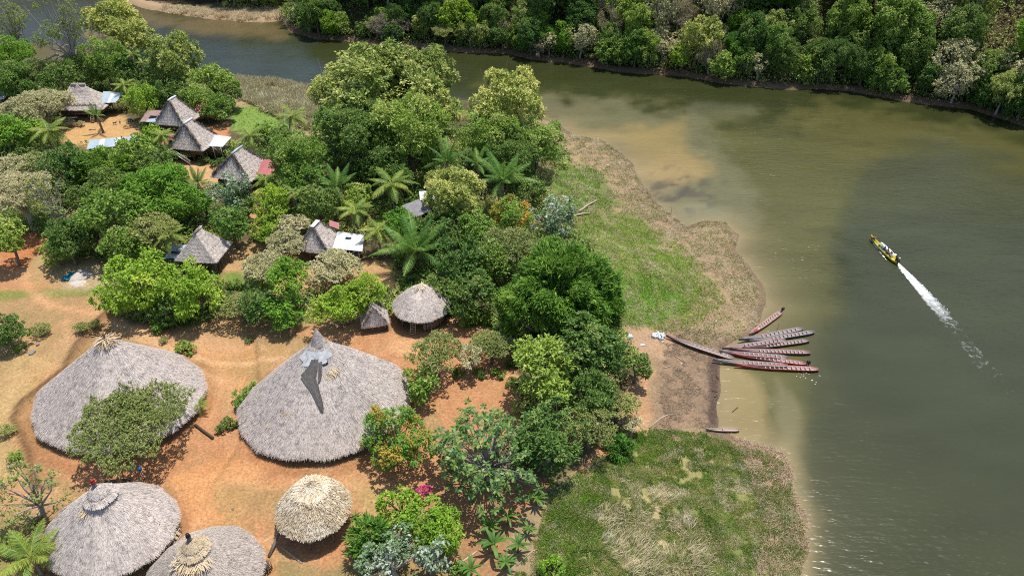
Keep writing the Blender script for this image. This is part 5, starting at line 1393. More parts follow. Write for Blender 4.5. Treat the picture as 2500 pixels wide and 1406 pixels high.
# ================================================================== PALMS
def frond_mesh(Lf, n, ll, lw, droop, hang, mat, seed, curl=.0):
    rng = np.random.default_rng(seed)
    V = []; F = []; T = []
    def rach(t):
        return np.array([Lf * (t - .12 * droop * t * t), 0, -droop * Lf * .42 * t ** 2.2])
    def quad(a, b_, c, d, g):
        i = len(V); V.extend([a, b_, c, d]); F.append((i, i + 1, i + 2, i + 3)); T.extend([(rng.random(), g, 0)] * 4)
    m = 8
    for k in range(m):
        a = rach(k / m); b_ = rach((k + 1) / m); w0 = .05 * Lf / 3 * (1 - k / m * .8); w1 = .05 * Lf / 3 * (1 - (k + 1) / m * .8)
        quad(a + [0, -w0, .02], a + [0, w0, .02], b_ + [0, w1, .02], b_ + [0, -w1, .02], .35)
    for k in range(n):
        t = .14 + .86 * k / n
        p = rach(t); q = rach(min(t + .03, 1.03)); ax = (q - p) / (np.linalg.norm(q - p) + 1e-9)
        l = ll * (math.sin(math.pi * min(.97, t * .9 + .14)) ** .6) * rng.uniform(.85, 1.1)
        for s_ in (-1, 1):
            h_ = hang * rng.uniform(.6, 1.3)
            d = np.array([.55 * ax[0] + .1, s_ * 1.0, -h_ + .55 * ax[2]]); d /= np.linalg.norm(d)
            tip = p + d * l; mid = p + d * l * .55 + np.array([0, 0, .06 * l])
            w_ = ax * lw / 2
            quad(p - w_, p + w_, mid + w_, mid - w_, 0 if rng.random() > .15 else .5)
            quad(mid - w_, mid + w_, tip + w_ * .2, tip - w_ * .2, .1 if rng.random() > .2 else .7)
    return mk_mesh('frond', np.array(V), np.array(F), LEAF[mat], {'tone': np.array(T, float)})
FR = {
 'coco': [frond_mesh(3.4, 30, .85, .075, 1.25, .75, 'palm', 1), frond_mesh(3.4, 30, .85, .075, 1.7, 1.1, 'palm', 2), frond_mesh(3.1, 30, .8, .075, .8, .6, 'palm', 3)],
 'dark': [frond_mesh(5.6, 44, 1.1, .085, .55, .65, 'palm_dark', 4), frond_mesh(5.6, 44, 1.1, .085, 1.0, .9, 'palm_dark', 5), frond_mesh(5.2, 44, 1.0, .085, .28, .5, 'palm_dark', 6)],
}
FR['dry'] = [frond_mesh(3.2, 22, .6, .07, .9, 1.4, 'palm_dry', 7), frond_mesh(5.0, 30, .8, .08, .8, 1.3, 'palm_dry', 8)]
def palm(px, py, r_px, kind, th, label, name='coconut_palm', nf=20, up=.5, lean=(0, 0), s_=None):
    """px,py: the crown centre"""
    z = 3.4
    for _ in range(4):
        x, y = at_z(px, py, z + th); z = gz(x - lean[0], y - lean[1])
    Lf = 3.4 if kind == 'coco' else 5.6
    s = s_ or (r_px / scale_at(x, y, z + th)) / Lf * 1.08
    root = empty(name, (x - lean[0], y - lean[1], z)); tag(root, label, 'palm')
    b = MB(); pts = [Vector((lean[0] * t * t, lean[1] * t * t, th * t)) for t in (0, .25, .5, .75, 1)]
    pts[0].z = -.3
    rr = .15 if kind == 'coco' else .22
    b.tube(pts, [rr * 1.5, rr * 1.05, rr, rr * .9, rr], 8); b.build('trunk', M['bark_pale' if kind == 'coco' else 'bark'], root)
    rnd = random.Random(int(px * 7 + py))
    top = Vector((lean[0], lean[1], th))
    for i in range(nf):
        a = i * 2.399 + rnd.uniform(-.25, .25)
        t = i / nf
        el = up * 1.5 * (1 - t) ** .8 + (-.35 if kind == 'coco' else .10) * t + rnd.uniform(-.08, .08)
        me = FR[kind][2 if t < .3 else 0 if t < .68 else 1]
        o = ob('frond', me, root, top)
        o.rotation_euler = Matrix.Rotation(a, 3, 'Z').to_4x4().to_euler(); o.rotation_euler = (Matrix.Rotation(a, 3, 'Z') @ Matrix.Rotation(-el, 3, 'Y') @ Matrix.Rotation(rnd.uniform(-.25, .25), 3, 'X')).to_euler()
        o.scale = (s * rnd.uniform(.88, 1.1),) * 3
    for k in range(4 if kind == 'coco' else 5):
        a = rnd.uniform(0, 6.28)
        o = ob('dry_frond', FR['dry'][0 if kind == 'coco' else 1], root, top); o['label'] = 'dead brown hanging frond'
        o.rotation_euler = (Matrix.Rotation(a, 3, 'Z') @ Matrix.Rotation(rnd.uniform(.5, 1.05), 3, 'Y')).to_euler(); o.scale = (s * rnd.uniform(.6, .95),) * 3
    if kind == 'coco':
        b = MB()
        for k in range(5):
            a = k * 1.257; c = top + Vector((.25 * math.cos(a), .25 * math.sin(a), -.25)); b.tube([c + Vector((0, 0, .14)), c, c - Vector((0, 0, .14))], [.04, .14, .04], 6)
        b.build('coconuts', M['bark'], root)
    return root
for a in [
 (285, 138, 24, 'coco', 9, 'leftmost of the three slim tall palms at the upper left', 'slender_palm', 11),
 (322, 132, 26, 'coco', 10, 'middle of the three slim tall palms at the upper left', 'slender_palm', 11),
 (346, 152, 22, 'coco', 9, 'rightmost of the three slim tall palms at the upper left', 'slender_palm', 11),
 (302, 208, 30, 'coco', 6, 'small coconut palm with a thin trunk by the round green tree, upper left'),
 (115, 318, 52, 'coco', 5, 'large coconut palm with yellowish fronds left of the upper left clearing'),
 (238, 285, 36, 'dark', 4, 'upright narrow palm in front of the hut with the long ridge', 'plume_palm', 7, 1.0),
 (396, 330, 34, 'coco', 6, 'palm in front of the rusty annex'),
 (610, 330, 42, 'coco', 6, 'coconut palm with thick pale trunk right of the stilted hut'),
 (712, 283, 50, 'coco', 7, 'leaning coconut palm by the dry reeds', 'coconut_palm', 15, .5, (1.6, 0)),
 (674, 345, 30, 'dark', 4, 'narrow upright palm between two coconut palms near the lawn', 'plume_palm', 7, 1.0),
 (484, 450, 46, 'dark', 7, 'upright palm with ragged trunk in front of the big mango tree', 'plume_palm', 9, .95),
 (648, 438, 36, 'coco', 4.5, 'small yellowish coconut palm by the red metal annex'),
 (718, 470, 42, 'coco', 7, 'drooping palm with few fronds in the middle of the village', 'coconut_palm', 10),
 (822, 455, 62, 'dark', 6.5, 'large upright palm left of the star shaped coconut palm', 'oil_palm', 13, .85),
 (955, 448, 62, 'coco', 7, 'star shaped coconut palm with long fronds in the centre'),
 (866, 512, 46, 'coco', 6.5, 'yellow fronded coconut palm behind the white metal roof'),
 (1092, 395, 62, 'dark', 6.5, 'upright dark palm under the second river giant, left', 'oil_palm', 13, .85),
 (1165, 400, 50, 'dark', 6.5, 'dark palm in the middle of the group under the second river giant', 'oil_palm', 12, .8),
 (1228, 440, 84, 'dark', 7.5, 'largest dark palm of the group under the second river giant', 'oil_palm', 17, .75),
 (1015, 612, 104, 'dark', 4, 'largest palm of the village, behind the ladder hut', 'oil_palm', 20, .8),
 (922, 560, 50, 'coco', 5, 'green coconut palm left of the largest palm'),
 (410, 572, 48, 'coco', 6, 'coconut palm with yellow fronds left of the square hut', 'coconut_palm', 14, .5, (-1.0, 0)),
 (318, 728, 42, 'coco', 3.2, 'small palm at the left foot of the joined mango trees', 'coconut_palm', 10),
 (715, 800, 56, 'dark', 1.0, 'young palm with few long fronds behind the great round house', 'young_palm', 5, .9),
 (482, 985, 32, 'coco', 1.4, 'little palm at the right eave of the left great round house', 'young_palm', 12),
 (458, 838, 20, 'coco', 1.4, 'tiny palm above the eave of the left great round house', 'young_palm', 6),
 (75, 1360, 92, 'coco', 3.0, 'palm at the bottom left corner', 'coconut_palm', 18, .7),
 (400, 770, 26, 'coco', .8, 'low palm sprout under the right joined mango tree', 'young_palm', 9, .6)]:
    palm(*a)
# banana plants
def banana_mesh(seed):
    V = []; F = []; T = []; n = 6; L, W_ = 2.0, .22
    for k in range(n + 1):
        t = k / n; w_ = W_ * math.sin(math.pi * (.08 + .88 * t)) ** .7; x = L * t; z = .55 * t - 1.15 * t * t
        V += [(x, -w_, z - .12 * w_), (x, 0, z), (x, w_, z - .12 * w_)]; T += [(seed * .3, 0, 0), (.9, .7, 0), (seed * .3, 0, 0)]
    for k in range(n):
        for s_ in (0, 1): i = k * 3 + s_; F.append((i, i + 1, i + 4, i + 3))
    return mk_mesh('leaf', np.array(V), np.array(F), LEAF['banana'], {'tone': np.array(T, float)})
BL = [banana_mesh(0), banana_mesh(1), banana_mesh(2)]
BB = MB(); BB.tube([(0, 0, -.2), (0, 0, 1.2), (0, 0, 1.9)], [.14, .12, .08], 7); BSTEM = BB.mesh('stem', M['bark'])
for i, (px, py, s_, lab) in enumerate([(1195, 1290, 1.0, 'banana plant at the top left of the banana clump'), (1240, 1268, 1.05, 'banana plant at the top right of the banana clump'), (1205, 1335, 1.2, 'largest banana plant in the middle of the clump'),
        (1265, 1335, .95, 'banana plant at the right of the clump'), (1235, 1375, .9, 'banana plant at the lower middle of the clump'), (1150, 1395, 1.0, 'lone banana plant at the bottom edge left of the clump'), (1310, 1220, .9, 'lone banana plant between the big leaved tree and the dry field'), (1290, 1290, .7, 'small banana plant at the edge of the green bank grass'),
        (870, 1252, .55, 'striped leafy plant right of the straw hut'), (905, 1262, .55, 'second striped leafy plant right of the straw hut')]):
    x, y, z = at(px, py + 12); s_ *= .72; r = empty('banana_plant' if i < 8 else 'broad_leaved_plant', (x, y, z)); tag(r, lab, 'plant')
    ob('stem', BSTEM, r).scale = (s_, s_, s_ * (1 if i < 8 else .3))
    rnd = random.Random(i)
    for k in range(14):
        o = ob('leaf', BL[k % 3], r, (0, 0, 1.75 * s_ * (1 if i < 8 else .3))); o.rotation_euler = (Matrix.Rotation(k * 2.399 + rnd.uniform(-.3, .3), 3, 'Z') @ Matrix.Rotation(-rnd.uniform(.1, 1.0), 3, 'Y')).to_euler(); o.scale = (s_ * rnd.uniform(.8, 1.15),) * 3

# big leaved tree: leaf rosettes at the ends of pale branches
def rosette(seed):
    rng = np.random.default_rng(seed); V = []; F = []; T = []
    for k in range(8):
        a = k * 2.399 + rng.uniform(-.2, .2); e = rng.uniform(-.35, .55); L = rng.uniform(.55, .78); W_ = L * .26
        d = np.array([math.cos(a) * math.cos(e), math.sin(a) * math.cos(e), math.sin(e)]); s_ = np.cross(d, [0, 0, 1.0]); s_ /= np.linalg.norm(s_)
        i = len(V); dn = np.array([0, 0, -.22 * L])
        V += [d * .04, d * L * .5 + s_ * W_ * .8 - dn * -.2, d * L * .55, d * L * .5 - s_ * W_ * .8 + dn * .2, d * L * .85 + s_ * W_ * .6 + dn * .6, d * L * .85 - s_ * W_ * .6 + dn * .6, d * L + dn]
        F += [(i, i + 1, i + 2, i + 3), (i + 1, i + 4, i + 6, i + 2), (i + 3, i + 2, i + 6, i + 5)]
        g = rng.random() < .3
        T += [(rng.random(), .8 if g else 0, 0)] * 7
    return mk_mesh('leaf_rosette', np.array(V), np.array(F), LEAF['big'], {'tone': np.array(T, float)})
RS = [rosette(k) for k in range(5)]
x, y = at_z(1190, 1110, 8.0); r = empty('big_leaved_tree', (x, y, gz(x, y))); tag(r, 'tree with large glossy leaves in rosettes and pale bare branches, bottom centre', 'tree')
rng = np.random.default_rng(5); mb = MB(); mb.tube([(0, 0, -.3), (0, 0, 1.2), (.1, 0, 2.2)], [.34, .26, .22], 8)
RR = 6.9; tips = []
while len(tips) < 290:
    u = rng.normal(0, 1, 3); u /= np.linalg.norm(u)
    if u[2] < -.35: continue
    p = u * RR * rng.uniform(.55, 1.0) * np.array([1, 1, .62]) * (1 + .15 * math.sin(u[0] * 7 + u[1] * 5)) + np.array([0, 0, 4.3])
    if all(np.linalg.norm(p - q) > .6 for q in tips): tips.append(p)
for i, p in enumerate(tips):
    o = ob('leaf_rosette', RS[i % 5], r, Vector(p)); o.rotation_euler = (rng.normal(0, .25) - .15, rng.normal(0, .25), rng.uniform(0, 6.28)); o.scale = (rng.uniform(.72, 1.0),) * 3
    if i % 3 == 0:
        m_ = Vector(p) * .5 + Vector((0, 0, 1.3)); mb.tube([(.1, 0, 2.2), m_, p], [.12, .06, .03], 4, cap=False)
        for q in tips[i + 1:i + 3]:
            if np.linalg.norm(p - q) < 4: mb.tube([m_, q], [.045, .02], 3, cap=False)
mb.build('trunk', M['bark_pale'], r)

# ================================================================== CANOES
def hull(L, W_, D, bowlift=.35):
    n = 15; V = []; F = []
    for i in range(n):
        t = i / (n - 1)                       # 0 stern, 1 bow
        wd = W_ / 2 * (1 - .55 * max(0, (.12 - t) / .12) ** 1.5) * (1 - max(0, (t - .52) / .48) ** 1.6 * .94)
        zb = .12 + bowlift * max(0, (t - .7) / .3) ** 2 + .10 * max(0, (.1 - t) / .1)
        x = (t - .5) * L
        top = D + bowlift * 1.0 * max(0, (t - .65) / .35) ** 1.8
        bt = min(zb - .12, top - .06)
        V += [(x, -wd, top), (x, -wd * .82, (top + bt) / 2 - .04), (x, -wd * .45, bt - .06), (x, wd * .45, bt - .06), (x, wd * .82, (top + bt) / 2 - .04), (x, wd, top)]
        wi = max(wd - .055, wd * .5); bi = bt + .05
        V += [(x, wi, top), (x, wi * .8, (top + bi) / 2), (x, wi * .42, bi), (x, -wi * .42, bi), (x, -wi * .8, (top + bi) / 2), (x, -wi, top)]
    m = 12
    for i in range(n - 1):
        for k in range(m):
            F.append((i * m + k, (i + 1) * m + k, (i + 1) * m + (k + 1) % m, i * m + (k + 1) % m))
    V = np.array(V); F = [np.array(F)]
    F.append(np.array([[5, 4, 3, 2], [5, 2, 1, 0], [6, 8, 7, 6][:4]])[:2])
    e = (n - 1) * m
    F.append(np.array([[e, e + 1, e + 2, e + 3], [e, e + 3, e + 4, e + 5]]))
    # inner end plates
    F.append(np.array([[6, 7, 8, 9], [6, 9, 10, 11], [e + 11, e + 10, e + 9, e + 8], [e + 11, e + 8, e + 7, e + 6]]))
    return V, F
def rimtube(L, W_, D, bowlift, rad=.035):
    out = []
    for s_ in (-1, 1):
        pts = []
        for i in range(15):
            t = i / 14
            wd = W_ / 2 * (1 - .55 * max(0, (.12 - t) / .12) ** 1.5) * (1 - max(0, (t - .52) / .48) ** 1.6 * .94)
            pts.append(((t - .5) * L, s_ * wd, D + bowlift * max(0, (t - .65) / .35) ** 1.8 + .01))
        out.append(pts)
    return out
def paint2(name, c, c2): return simple(name, c, .3, .7, 3, col2=c2, scale3=(.4, 3, 1))
CM = {'pinkwood': paint2('faded_pink_paint', (.56, .30, .25), (.42, .23, .19)), 'greywood': paint2('weathered_hull', (.36, .30, .28), (.20, .16, .15)), 'bluegrey': paint2('blue_grey_hull', (.22, .26, .30), (.14, .15, .17)),
      'redpaint': paint2('red_hull_paint', (.52, .10, .08), (.38, .08, .065)), 'brown': paint2('brown_hull', (.26, .15, .12), (.16, .09, .075)), 'inner': paint2('canoe_inside', (.52, .37, .32), (.36, .25, .22)), 'inner_grey': paint2('grey_canoe_inside', (.40, .345, .32), (.26, .22, .20)), 'thwart': paint2('thwart_wood', (.46, .33, .29), (.34, .24, .21)),
      'pale': paint2('pale_dugout', (.50, .42, .28), (.36, .29, .19)), 'yellow': paint2('yellow_hull_paint', (.62, .55, .06), (.50, .42, .05)), 'green': paint2('green_hull_paint', (.08, .30, .10), (.05, .2, .07))}
def outboard(root, L, D):
    b = MB(); b.box((-L / 2 - .15, 0, D + .28), (.5, .34, .34)); b.box((-L / 2 - .12, 0, D + .5), (.36, .26, .14)); b.bar((-L / 2 - .2, 0, D + .2), (-L / 2 - .22, 0, -.25), .12); b.bar((-L / 2 + .05, 0, D + .34), (-L / 2 + .62, .1, D + .42), .05)
    b.build('outboard_motor', M['black'], root)
def canoe(bow, stern, label, hm, rim=None, W_=.86, D=.40, nt=9, motor=False, z0=.02, z1=None, name='dugout_canoe', lift=.35, grp='canoes moored at the landing', t0=.07, t1=.66):
    zb = z0 if z1 is None else z1
    bx_, by_ = at_z(bow[0], bow[1], zb + D * .7 + lift * .6); sx_, sy_ = at_z(stern[0], stern[1], z0 + D * .7)
    d = Vector((bx_ - sx_, by_ - sy_, 0)); L = d.length
    root = empty(name, ((bx_ + sx_) / 2, (by_ + sy_) / 2, (z0 + zb) / 2)); root.rotation_euler = (Matrix.Rotation(math.atan2(d.y, d.x), 3, 'Z') @ Matrix.Rotation(-math.atan2(zb - z0, L), 3, 'Y')).to_euler()
    tag(root, label, 'canoe', grp)
    V, F = hull(L, W_, D, lift)
    nf = sum(len(f) for f in F); m = 12; idx = []
    for i in range(14):
        for k in range(m): idx.append(1 if 6 <= k <= 10 else 0)
    idx += [0] * (nf - len(idx) - 4) + [1] * 4
    ob('hull', mk_mesh('hull', V, F, mats=[CM[hm], CM['yellow'] if hm == 'yellow' else CM['inner_grey'] if hm in ('greywood', 'bluegrey', 'brown') else CM['inner']], midx=idx), root)
    b = MB()
    for pts in rimtube(L, W_, D, lift): b.tube(pts, .04, 4)
    b.build('gunwale', CM[rim or hm], root)
    bb = MB(); bb.box((0, 0, 0), (.18, W_ * .93, .045)); me = bb.mesh('thwart', CM['thwart'])
    for k in range(nt):
        t = t0 + (t1 - t0) * (k + .5) / nt
        o = ob('thwart', me, root, ((t - .5) * L, 0, D - .07))
    # ribs
    if motor: outboard(root, L, D)
    return root, L
canoe((1828, 817), (1909, 760), 'faded pink canoe with a black motor, pointing away from the others', 'pinkwood', nt=9, motor=True, z1=.12)
canoe((1804, 829), (1961, 802), 'dark grey canoe, topmost of the parallel row', 'greywood', nt=9, z1=.12)
canoe((1829, 833), (1988, 810), 'blue grey canoe reaching farthest right in the upper row', 'bluegrey', nt=10)
canoe((1763, 850), (1917, 830), 'weathered pinkish canoe with its bow on the mud in the upper row', 'greywood', 'pinkwood', nt=9, z1=.2)
canoe((1812, 850), (1976, 831), 'brown canoe under the blue grey one', 'brown', nt=11)
canoe((1756, 857), (1924, 873), 'grey canoe half hidden between two red ones', 'greywood', nt=9, z1=.2)
canoe((1787, 852), (1979, 861), 'grey canoe with thin dark red rim, straight right', 'greywood', 'redpaint', nt=12)
canoe((1777, 861), (1970, 889), 'red canoe with a black motor at its end', 'redpaint', nt=11, motor=True)
canoe((1626, 819), (1792, 876), 'long brown canoe pulled up on the mud beside the white sacks', 'brown', 'pinkwood', W_=.95, nt=9, z0=.12, z1=.55, t1=.6)
canoe((1740, 878), (1924, 893), 'grey canoe with a pale wooden bow, second lowest', 'greywood', nt=9, z1=.15, t1=.6)
canoe((1794, 890), (1999, 902), 'bright red canoe, lowest and nearest of the moored ones', 'redpaint', W_=.95, nt=11)
canoe((1724, 1047), (1805, 1049), 'small pale dugout lying alone at the water edge', 'pale', W_=.6, D=.28, nt=1, lift=.15, grp=None, z0=.05, z1=.12, t0=.35, t1=.6)
o = None
# red cloth in the pink canoe
x, y = at_z(1846, 806, .5); b = MB(); b.box((x, y, .38), (.7, .45, .16), .5); b.box((x + .3, y + .1, .42), (.3, .35, .2), .9); tag(b.build('folded_cloth', M['red']), 'bright red cloth bundle in the bow of the faded pink canoe', 'cloth')
bt, BLEN = canoe((2126, 577), (2190, 641), 'yellow motor canoe with passengers speeding across the river', 'yellow', W_=1.15, D=.5, nt=8, motor=True, name='motor_canoe', lift=.45, grp=None, t0=.2, t1=.75)

# ================================================================== PEOPLE (skin modifier bodies)
def person(loc, yaw, pose, shirt, trousers, hair, label, hat=None):
    root = empty('person', loc, yaw); tag(root, label, 'person', 'people on the motor canoe')
    if pose == 'stand': hip = .92; J = {'pel': (0, 0, hip), 'chest': (.02, 0, hip + .40), 'neck': (.02, 0, hip + .56), 'head': (.04, 0, hip + .68), 'top': (.04, 0, hip + .80)}; kn = .48; leg = lambda s_: [(.03, s_ * .11, kn), (-.02, s_ * .13, .08), (.12, s_ * .13, .03)]
    else: hip = .42; J = {'pel': (0, 0, hip), 'chest': (.06, 0, hip + .38), 'neck': (.07, 0, hip + .53), 'head': (.10, 0, hip + .65), 'top': (.10, 0, hip + .77)}; leg = lambda s_: [(.42, s_ * .12, hip + .05), (.50, s_ * .12, .08), (.62, s_ * .12, .03)]
    V = [J['pel'], J['chest'], J['neck'], J['head'], J['top']]; E = [(0, 1), (1, 2), (2, 3), (3, 4)]; R = [.15, .16, .055, .10, .07]
    cz = J['chest'][2] + .09; cx = J['chest'][0]
    for s_ in (-1, 1):
        i = len(V); V.append((0, s_ * .10, J['pel'][2] - .05)); R.append(.10); E.append((0, i))
        for k, p in enumerate(leg(s_)): V.append(p); R.append((.075, .045, .04)[k]); E.append((len(V) - 2, len(V) - 1))
        i = len(V); V.append((cx, s_ * .19, cz)); R.append(.06); E.append((1, i))
        V.append((cx + .08, s_ * .27, cz - .27)); R.append(.045); E.append((i, i + 1))
        V.append((cx + .28, s_ * .20, cz - .40)); R.append(.035); E.append((i + 1, i + 2))
        V.append((cx + .36, s_ * .18, cz - .40)); R.append(.03); E.append((i + 2, i + 3))
    me = bpy.data.meshes.new('body'); me.from_pydata(V, E, []); me.update()
    o = ob('body', me, root); md = o.modifiers.new('skin', 'SKIN'); sd = me.skin_vertices[0].data
    for k, r_ in enumerate(R): sd[k].radius = (r_, r_ * (1.0 if k > 1 else 1.25))
    sd[0].use_root = True
    o.modifiers.new('sub', 'SUBSURF').levels = 1; o.modifiers['sub'].render_levels = 1
    me.materials.append(M['skin'])
    # shirt and trousers as close shells
    b = MB(); b.tube([(J['pel'][0], 0, J['pel'][2] - .02), tuple((Vector(J['pel']) + Vector(J['chest'])) / 2), J['chest'], (J['neck'][0], 0, J['neck'][2] - .03)], [.19, .185, .21, .09], 10)
    for s_ in (-1, 1): b.tube([(cx, s_ * .15, cz + .02), (cx + .04, s_ * .25, cz - .15)], [.085, .075], 7)
    b.build('shirt', M[shirt], root, smooth=True)
    b = MB()
    for s_ in (-1, 1):
        l = leg(s_); b.tube([(0, s_ * .09, J['pel'][2]), l[0], tuple(Vector(l[0]).lerp(Vector(l[1]), .8))], [.13, .10, .07], 8)
    b.build('trousers', M[trousers], root, smooth=True)
    b = MB(); h_ = Vector(J['head']); b.tube([h_ + Vector((-.02, 0, .02)), h_ + Vector((-.01, 0, .10)), h_ + Vector((0, 0, .15))], [.125, .115, .05], 10); b.build('hair', M[hair], root, smooth=True)
    if hat: b = MB(); b.tube([h_ + Vector((0, 0, .10)), h_ + Vector((0, 0, .13))], [.2, .2], 12); b.tube([h_ + Vector((0, 0, .12)), h_ + Vector((0, 0, .23))], [.12, .09], 10); b.build('hat', M[hat], root)
    return root
BM = bt.matrix_basis.copy(); yaw = bt.rotation_euler.z
def onboat(t, y_, z_): return BM @ Vector(((t - .5) * BLEN, y_, z_))
person(onboat(.86, .0, .35), yaw + .3, 'sit', 'salmon', 'wood_dark', 'wood_dark', 'person in a reddish top sitting at the bow of the yellow canoe')
person(onboat(.46, .05, .12), yaw + math.pi * .05, 'sit', 'blue', 'wood_dark', 'black', 'person in a blue shirt sitting mid canoe')
person(onboat(.385, -.15, .12), yaw, 'sit', 'white', 'black', 'black', 'person in a white top sitting directly behind the blue shirt')
person(onboat(.32, .15, .12), yaw, 'sit', 'stone', 'wood_dark', 'black', 'person in a grey top, third of the seated passengers')
person(onboat(.255, -.1, .12), yaw, 'sit', 'salmon', 'black', 'black', 'person in an orange pink top among the seated passengers')
person(onboat(.20, .1, .12), yaw, 'sit', 'white', 'wood_dark', 'wood_dark', 'person in a white top, last seated passenger before the helmsman')
person(onboat(.045, .0, .18), yaw, 'stand', 'metal_red', 'black', 'wood_dark', 'person standing at the stern steering the yellow canoe, in a reddish shirt')
for k, (t, y_, mt) in enumerate(((.62, .1, 'wood_dark'), (.57, -.15, 'tarp'))):
    p = onboat(t, y_, .25); b = MB(); b.box((0, 0, .1), (.5, .4, .3)); b.box((.1, .02, .3), (.3, .3, .14)); o = b.build('bag', M[mt]); o.location = p; o.rotation_euler = (0, 0, yaw); tag(o, ('dark' if k == 0 else 'green blue') + ' bag lying in the front half of the yellow canoe', 'bag')

# wake foam: thousands of flecks on the water behind the boat and along its sides
def foam(name, A, B, w0, w1, n, seed, L, label, dens_edge=0.0, decay=1.1, sz=.10):
    rng = np.random.default_rng(seed)
    a = np.array(at_z(*A)); b_ = np.array(at_z(*B)); d = b_ - a; LL = np.linalg.norm(d); d /= LL; s_ = np.array([-d[1], d[0]])
    t = rng.random(n) ** decay; q = rng.normal(0, .42, n)
    q = np.where(rng.random(n) < dens_edge, np.sign(q) * rng.uniform(.75, 1.0, n), q); q = np.clip(q, -1.15, 1.15)
    wd = w0 + (w1 - w0) * t ** .8
    p = a + d * (t * LL)[:, None] + s_ * (q * wd)[:, None]
    keep = (vnoise(p[:, 0], p[:, 1], .8, seed) * .5 + vnoise(p[:, 0], p[:, 1], .3, seed + 1) * .5) > (.15 + .50 * t)
    keep &= rng.random(len(t)) > t ** 1.5 * .9
    p = p[keep]; t = t[keep]; N = len(p)
    ang = math.atan2(d[1], d[0]) + rng.normal(0, .5, N); l = L * rng.uniform(.4, 1.3, N); w_ = sz * rng.uniform(.4, 1.3, N)
    ca, sa = np.cos(ang), np.sin(ang)
    z = .03 + rng.random(N) * .05 * (1 - t)
    Q = []
    for (i, j) in ((-1, 0), (0, -1), (1, 0), (0, 1)):
        Q.append(np.stack([p[:, 0] + ca * l * i * .5 - sa * w_ * j, p[:, 1] + sa * l * i * .5 + ca * w_ * j, z], 1))
    V = np.stack(Q, 1).reshape(-1, 3)
    return tag(ob(name, mk_mesh(name, V, np.arange(N * 4).reshape(-1, 4), M['foam'])), label, kind='stuff')
M['foam'] = simple('white_foam', (.80, .82, .81), .1, .6, 3)
def foamsheet():
    m, t, b_ = newmat('foam_film', .6, .3)
    b_.inputs['Base Color'].default_value = (.78, .80, .79, 1)
    a = t.nodes.new('ShaderNodeAttribute'); a.attribute_name = 'tone'
    sp = t.nodes.new('ShaderNodeSeparateColor'); t.links.new(a.outputs['Color'], sp.inputs[0])
    n = noise(t, 1.3, 9, rough=.74)
    ad = t.nodes.new('ShaderNodeMath'); ad.operation = 'ADD'; t.links.new(n, ad.inputs[0]); t.links.new(sp.outputs[0], ad.inputs[1])
    al = ramp(t, ad.outputs[0], .74, 1.22, 0, .95)
    t.links.new(al, b_.inputs['Alpha'])
    return m
M['film'] = foamsheet()
def film(A, B, w0, w1, pw, name='wake_foam', k=1.0, bend=0.0):
    a = np.array(at_z(*A)); b_ = np.array(at_z(*B)); d = b_ - a; LL = np.linalg.norm(d); d /= LL; s_ = np.array([-d[1], d[0]])
    ni, nj = 60, 14; I, J = np.meshgrid(np.linspace(0, 1, ni), np.linspace(-1, 1, nj), indexing='ij')
    wd = w0 + (w1 - w0) * I ** pw
    P_ = a + d * (I * LL)[..., None] + s_ * (J * wd + bend * I * I)[..., None]
    dens = (1 - np.abs(J) ** 2.5) * (1.0 - .95 * I ** .75) * k + .10 * (np.abs(np.abs(J) - .7) < .25) * (1 - I)
    if name == 'faint_wake_trail': dens = dens * sm(I, 0, .3) - .12 * (1 - sm(I, 0, .25))
    dens = np.where(np.abs(J) > .99, -.5, dens); dens[-1] = -.5
    V = np.stack([P_[..., 0].ravel(), P_[..., 1].ravel(), np.full(ni * nj, .015)], 1)
    F = grid_faces(nj, ni)
    return tag(ob(name, mk_mesh(name, V, F, M['film'], {'tone': np.stack([dens.ravel()] * 3, 1)}), None), kind='stuff')
film((2190, 641), (2375, 850), .22, 2.2, .75, k=1.15)
film((2131, 592), (2172, 642), .12, .5, 1.0, 'bow_spray', .75)
film((2150, 592), (2200, 640), .12, .55, 1.0, 'bow_spray', .75)
film((2320, 780), (2500, 1080), 1.2, 2.4, 1.0, 'faint_wake_trail', .40, 6.0)
foam('wake_foam', (2191, 643), (2318, 775), .18, 1.0, 900, 1, .18, None, .15, 1.0, .035)
foam('wake_foam', (2192, 644), (2255, 700), .14, .4, 900, 2, .18, None, .0, 1.0, .04)
foam('wake_edge_foam', (2200, 655), (2330, 790), .5, 1.3, 300, 3, .25, None, .6, 1.0)
foam('bow_spray_flecks', (2133, 596), (2166, 636), .10, .3, 500, 4, .25, None)
foam('bow_spray_flecks', (2152, 593), (2196, 632), .12, .35, 900, 5, .25, None)
foam('painted_glitter_flecks', (1950, 906), (2010, 932), 1.2, 1.6, 60, 6, .3, None, 0, .6, .05)  # white flecks modelled on the water to imitate glints

# ================================================================== LANDING, YARD AND SHORE
def sackpile(px, py, n, rx, ry, lab, seed):
    """each sack is a thing"""
    x, y, z = at(px, py); rnd = random.Random(seed); me = []
    for v in range(3):
        b = MB(); rr = .17; b.tube([(0, 0, 0), (0, 0, .05), (0, 0, .30), (0, 0, .44), (0, 0, .50)], [.12, rr, rr * (1.05 + .1 * v), .12, .05], 8); me.append(b.mesh('sack', M['sack'], True))
    for i in range(n):
        for _ in range(40):
            dx, dy = rnd.uniform(-1, 1), rnd.uniform(-1, 1)
            if dx * dx + dy * dy < 1: break
        X = x + dx * rx; Y = y + dy * ry; o = ob('sack', me[i % 3], None, (X, Y, gz(X, Y) - .02)); o.rotation_euler = (rnd.uniform(-.5, .5), rnd.uniform(-.5, .5), rnd.uniform(0, 6)); o.scale = (1.1, .9, rnd.uniform(.8, 1.1))
        tag(o, lab, 'sack', 'sacks ' + lab.split('sack ')[1])
